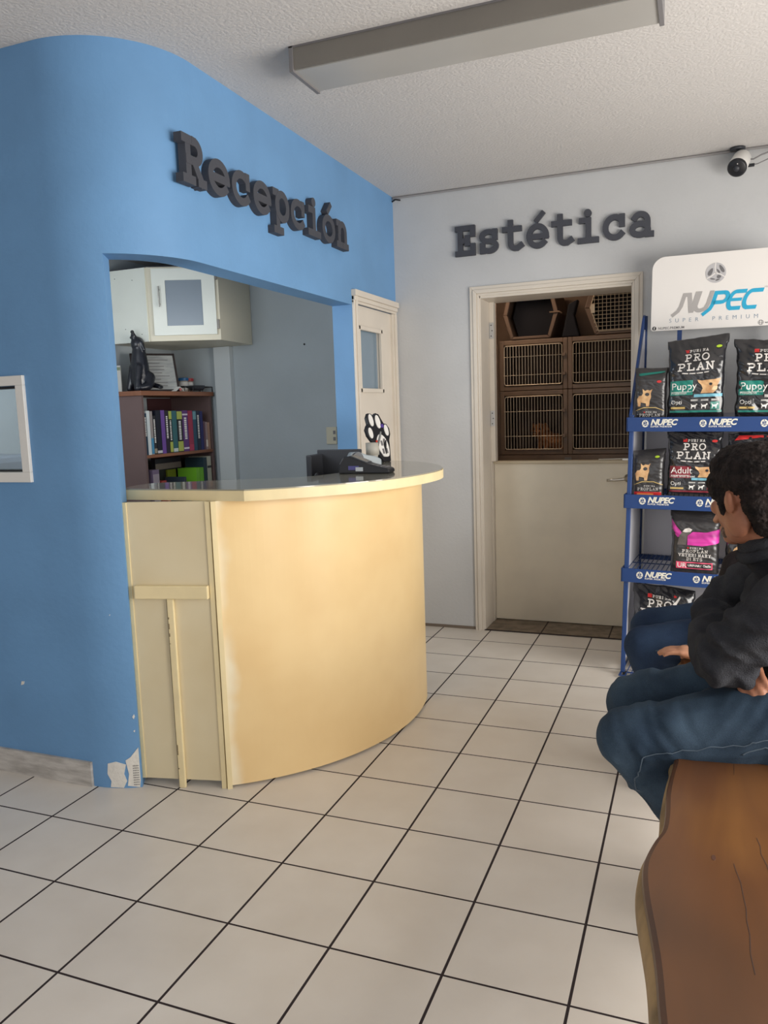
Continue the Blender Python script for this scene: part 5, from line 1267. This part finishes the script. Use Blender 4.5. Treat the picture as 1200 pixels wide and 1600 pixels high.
# jeans
bm = newbm()
limb(bm, [(2.66, -2.48, .76), (2.655, -2.48, .68)], [.155, .15])
for a, b_, c_ in ((LH, LK, LA), (RH, RK, RA)):
    limb(bm, [a, ((a[0] + b_[0]) / 2, (a[1] + b_[1]) / 2, (a[2] + b_[2]) / 2 + .005), b_], [.115, .104, .084]); limb(bm, [b_, ((b_[0] + c_[0]) / 2 + .0, c_[1], .35), c_], [.082, .07, .062])
def jrolls(bm, a, b_, r, n, minor, tilt, seed):
    a = V(a); b_ = V(b_); d_ = (b_ - a).normalized(); random.seed(seed)
    u0 = d_.cross(V((0, 0, 1))).normalized(); w0 = d_.cross(u0)
    for i in range(n):
        c = a.lerp(b_, (i + .5) / n); tl = random.uniform(-tilt, tilt); ph = random.uniform(0, 6.28); s0 = random.uniform(0, 6.28); ln_ = random.uniform(1.2, 2.6)
        tube(bm, [c + (u0 * math.cos(s0 + ln_ * q_ / 14) + w0 * math.sin(s0 + ln_ * q_ / 14)) * r + d_ * (r * tl * math.sin(s0 + ln_ * q_ / 14 + ph)) for q_ in range(15)], [minor * (.3 + .7 * math.sin(PI * q_ / 14)) for q_ in range(15)], 8)
for K_, H_, A_ in ((LK, LH, LA), (RK, RH, RA)):
    jrolls(bm, V(K_).lerp(V(H_), .12), V(K_).lerp(V(H_), .30), .083, 4, .011, .6, 3)
    jrolls(bm, V(K_).lerp(V(H_), .48), V(K_).lerp(V(H_), .85), .100, 7, .013, .9, 6)
    jrolls(bm, K_, ((K_[0] + A_[0]) / 2, K_[1], .35), .072, 6, .010, .6, 9)
def jf(co):
    near = max(0, 1 - abs(co.x - 2.13) / .16)
    return .005 * noise.noise(co * 7) + .012 * near * noise.noise(V((co.x * 30 + co.z * 22, co.y * 8, co.z * 14))) + .014 * max(0, (co.x - 2.22) / .3) * noise.noise(V((co.x * 26 - co.z * 18, co.y * 6, co.z * 8)))
jn = remesh('jeans', bm, M_denim, .0075, p1, 5, jf)
bvh = BVHTree.FromPolygons([v.co for v in jn.data.vertices], [p.vertices for p in jn.data.polygons])
def seam(pts, r=.0015, nm='seam', par=jn, tree=bvh):
    out = []
    for i in range(len(pts) - 1):
        for t_ in range(8):
            p = V(pts[i]).lerp(V(pts[i + 1]), t_ / 8); loc, nn, _, _ = tree.find_nearest(p)
            if loc: out.append(loc + nn * .0006)
    bm = newbm(); tube(bm, out, r, 6); return obj(nm, bm, M_thread, par, smooth=True)
seam([(2.10, -2.75, .50), (2.16, -2.76, .545), (2.24, -2.77, .575), (2.34, -2.78, .60), (2.46, -2.80, .63), (2.6, -2.82, .66)])
seam([(2.10, -2.75, .50), (2.105, -2.74, .46), (2.13, -2.73, .43)], .0018)
seam([(2.08, -2.48, .60), (2.18, -2.49, .635), (2.28, -2.5, .66), (2.4, -2.5, .70)], .002)
seam([(2.38, -2.78, .57), (2.44, -2.78, .60), (2.5, -2.8, .62)], .002)
for a in (LA, RA):
    bm = newbm(); limb(bm, [(a[0] + .03, a[1], .05), (a[0] - .08, a[1], .048), (a[0] - .18, a[1], .04)], [.045, .044, .036]); remesh('shoe', bm, M_shoe, .008, p1, 2)
# fleece
bm = newbm()
limb(bm, [(2.66, -2.48, .70), (2.65, -2.49, .86), (2.59, -2.5, .99), (2.545, -2.51, 1.045)], [.155, .155, .165, .12])
limb(bm, [(2.52, -2.66, 1.035), (2.5, -2.5, 1.06), (2.5, -2.36, 1.03)], [.075, .08, .075])
limb(bm, [(2.5, -2.53, 1.06), (2.435, -2.553, 1.108)], [.10, .078])
limb(bm, [LS, (2.42, -2.69, .93), LE], [.085, .078, .068]); limb(bm, [LE, (2.30, -2.54, .845), LWr], [.068, .062, .052])
limb(bm, [RS, RE], [.08, .066]); limb(bm, [RE, (2.335, -2.39, .84), (2.37, -2.5, .805)], [.064, .056, .046])
limb(bm, [(2.55, -2.49, .80), (2.5, -2.5, .95)], [.13, .13])
def rolls(bm, a, b_, r, n, minor, tilt=.35, seed=1):
    a = V(a); b_ = V(b_); d_ = (b_ - a).normalized(); random.seed(seed)
    u0 = d_.cross(V((0, 0, 1))).normalized(); w0 = d_.cross(u0)
    for i in range(n):
        c = a.lerp(b_, (i + .5) / n); tl = random.uniform(-tilt, tilt); ph = random.uniform(0, 6.28); s0 = random.uniform(0, 6.28); ln_ = random.uniform(2.6, 4.6)
        tube(bm, [c + (u0 * math.cos(s0 + ln_ * q_ / 14) + w0 * math.sin(s0 + ln_ * q_ / 14)) * r + d_ * (r * tl * math.sin(s0 + ln_ * q_ / 14 + ph)) for q_ in range(15)], [minor * (.3 + .7 * math.sin(PI * q_ / 14)) for q_ in range(15)], 8)
rolls(bm, (2.43, -2.69, .945), LE, .070, 6, .016, .5, 4)
rolls(bm, LE, LWr, .060, 5, .014, .5, 8)
rolls(bm, (2.42, -2.30, .95), RE, .066, 5, .015, .5, 12)
rolls(bm, (2.62, -2.49, .80), (2.56, -2.5, .98), .150, 4, .018, .4, 15)
def ff(co):
    e = math.exp(-((co - V(LE)).length / .13) ** 2)
    return .007 * noise.noise(co * 6) + .019 * (.4 + e) * noise.noise(V((co.x * 12 + co.z * 16, co.y * 14, co.z * 24 - co.x * 10))) + .003 * noise.noise(co * 30)
jk = remesh('fleece_jacket', bm, M_fleece, .0065, p1, 4, ff)
# collar of the fleece
bm = newbm(); ring = []
cc = V((2.43, -2.56, 1.112)); ax = V((-.45, -.12, .88)).normalized(); u_ = ax.cross(V((0, 1, 0))).normalized(); w_ = ax.cross(u_)
pts = [cc + (u_ * math.cos(a) + w_ * math.sin(a)) * .074 for a in [i * 2 * PI / 28 for i in range(29)]]
tube(bm, pts, .010, 8, flat=1.6); obj('collar', bm, M_fleece, jk, smooth=True)

# ---- the person behind
H2 = V((2.435, -1.655, 1.085)); h2 = V((-.93, .1, -.12)); k2 = 1.0
bm = newbm(); head(bm, H2, h2, (-.1, 0, 1), k2)
limb(bm, [(2.58, -1.62, .86), (2.50, -1.64, .95), (2.455, -1.65, 1.03)], [.065, .055, .053])
limb(bm, [(2.66, -1.62, .68), (2.64, -1.62, .78), (2.6, -1.62, .88)], [.115, .11, .09])
A2 = ((2.64, -1.735, .67), (2.085, -1.75, .572), (2.24, -1.74, .13)); B2 = ((2.64, -1.52, .67), (2.09, -1.535, .585), (2.24, -1.52, .13))
for a, b_, c_ in (A2, B2):
    limb(bm, [a, b_], [.075, .052]); limb(bm, [b_, ((b_[0] + c_[0]) / 2, c_[1], .36), c_], [.05, .042, .032]); limb(bm, [c_, (c_[0] - .02, c_[1], .05), (c_[0] - .15, c_[1], .035)], [.032, .034, .026])
S_, E_, W_ = (2.50, -1.80, .88), (2.46, -1.87, .70), (2.30, -1.885, .595)
limb(bm, [S_, E_], [.045, .035]); limb(bm, [E_, W_], [.034, .028]); hand(bm, W_, (-.95, -.02, .12), (.0, .0, -1), 1.0, .25, 1)
S3_, E3, W3 = (2.50, -1.46, .88), (2.44, -1.42, .72), (2.43, -1.60, .76)
limb(bm, [S3_, E3], [.045, .035]); limb(bm, [E3, W3], [.034, .026]); hand(bm, W3, (-.8, -.3, -.1), (0, 0, -1), .95, .3, -1)
p2 = remesh('person', bm, M_skin2, .006, None, 3)
tag(p2, 'seated person in jeans behind the nearer man, mostly hidden, hand on the bench edge', 'person')
bm = newbm(); f = h2.normalized(); up = V((-.1, 0, 1)); up = (up - f * up.dot(f)).normalized(); l = up.cross(f); R3 = Matrix((f, l, up)).transposed().to_4x4()
for a, b_, d_, r in ((-.03, 0, .05, (.095, .086, .085)), (-.055, 0, -.01, (.06, .078, .09))): ellipsoid(bm, H2 + f * a + l * b_ + up * d_, r, R3)
remesh('hair', bm, M_hair, .006, p2, 1, lambda co: .009 * noise.noise(co * 50))
bm = newbm()
limb(bm, [(2.66, -1.62, .72), (2.655, -1.62, .66)], [.135, .13])
for a, b_, c_ in (A2, B2):
    limb(bm, [a, b_], [.10, .078]); limb(bm, [b_, ((b_[0] + c_[0]) / 2, c_[1], .35), c_], [.076, .066, .058])
j2 = remesh('jeans', bm, M_denim2, .009, p2, 5, lambda co: .004 * noise.noise(co * 8) + .004 * noise.noise(V((co.x * 26, co.y * 7, co.z * 16))))
b2 = BVHTree.FromPolygons([v.co for v in j2.data.vertices], [p.vertices for p in j2.data.polygons])
seam([(2.12, -1.9, .58), (2.2, -1.9, .62), (2.32, -1.9, .65), (2.45, -1.9, .68)], .002, 'seam', j2, b2)
for a in (A2[2], B2[2]):
    bm = newbm(); limb(bm, [(a[0] + .03, a[1], .05), (a[0] - .07, a[1], .048), (a[0] - .165, a[1], .038)], [.042, .042, .034]); remesh('shoe', bm, M_dark2, .008, p2, 2)
bm = newbm()
limb(bm, [(2.66, -1.62, .69), (2.65, -1.62, .78), (2.60, -1.62, .87), (2.55, -1.63, .93)], [.14, .14, .13, .09])
limb(bm, [(2.53, -1.78, .885), (2.55, -1.62, .92), (2.53, -1.48, .885)], [.07, .08, .07])
limb(bm, [(2.53, -1.635, .92), (2.47, -1.645, .96)], [.09, .07])
limb(bm, [(2.415, -1.80, .89), (2.40, -1.84, .82), E_], [.075, .072, .06]); limb(bm, [E_, (2.38, -1.88, .65)], [.056, .048])
limb(bm, [S3_, E3], [.07, .056]); limb(bm, [E3, (2.435, -1.55, .745)], [.054, .044])
remesh('jacket', bm, M_jacket2, .008, p2, 4, lambda co: .006 * noise.noise(V((co.x * 10, co.y * 10, co.z * 20))))
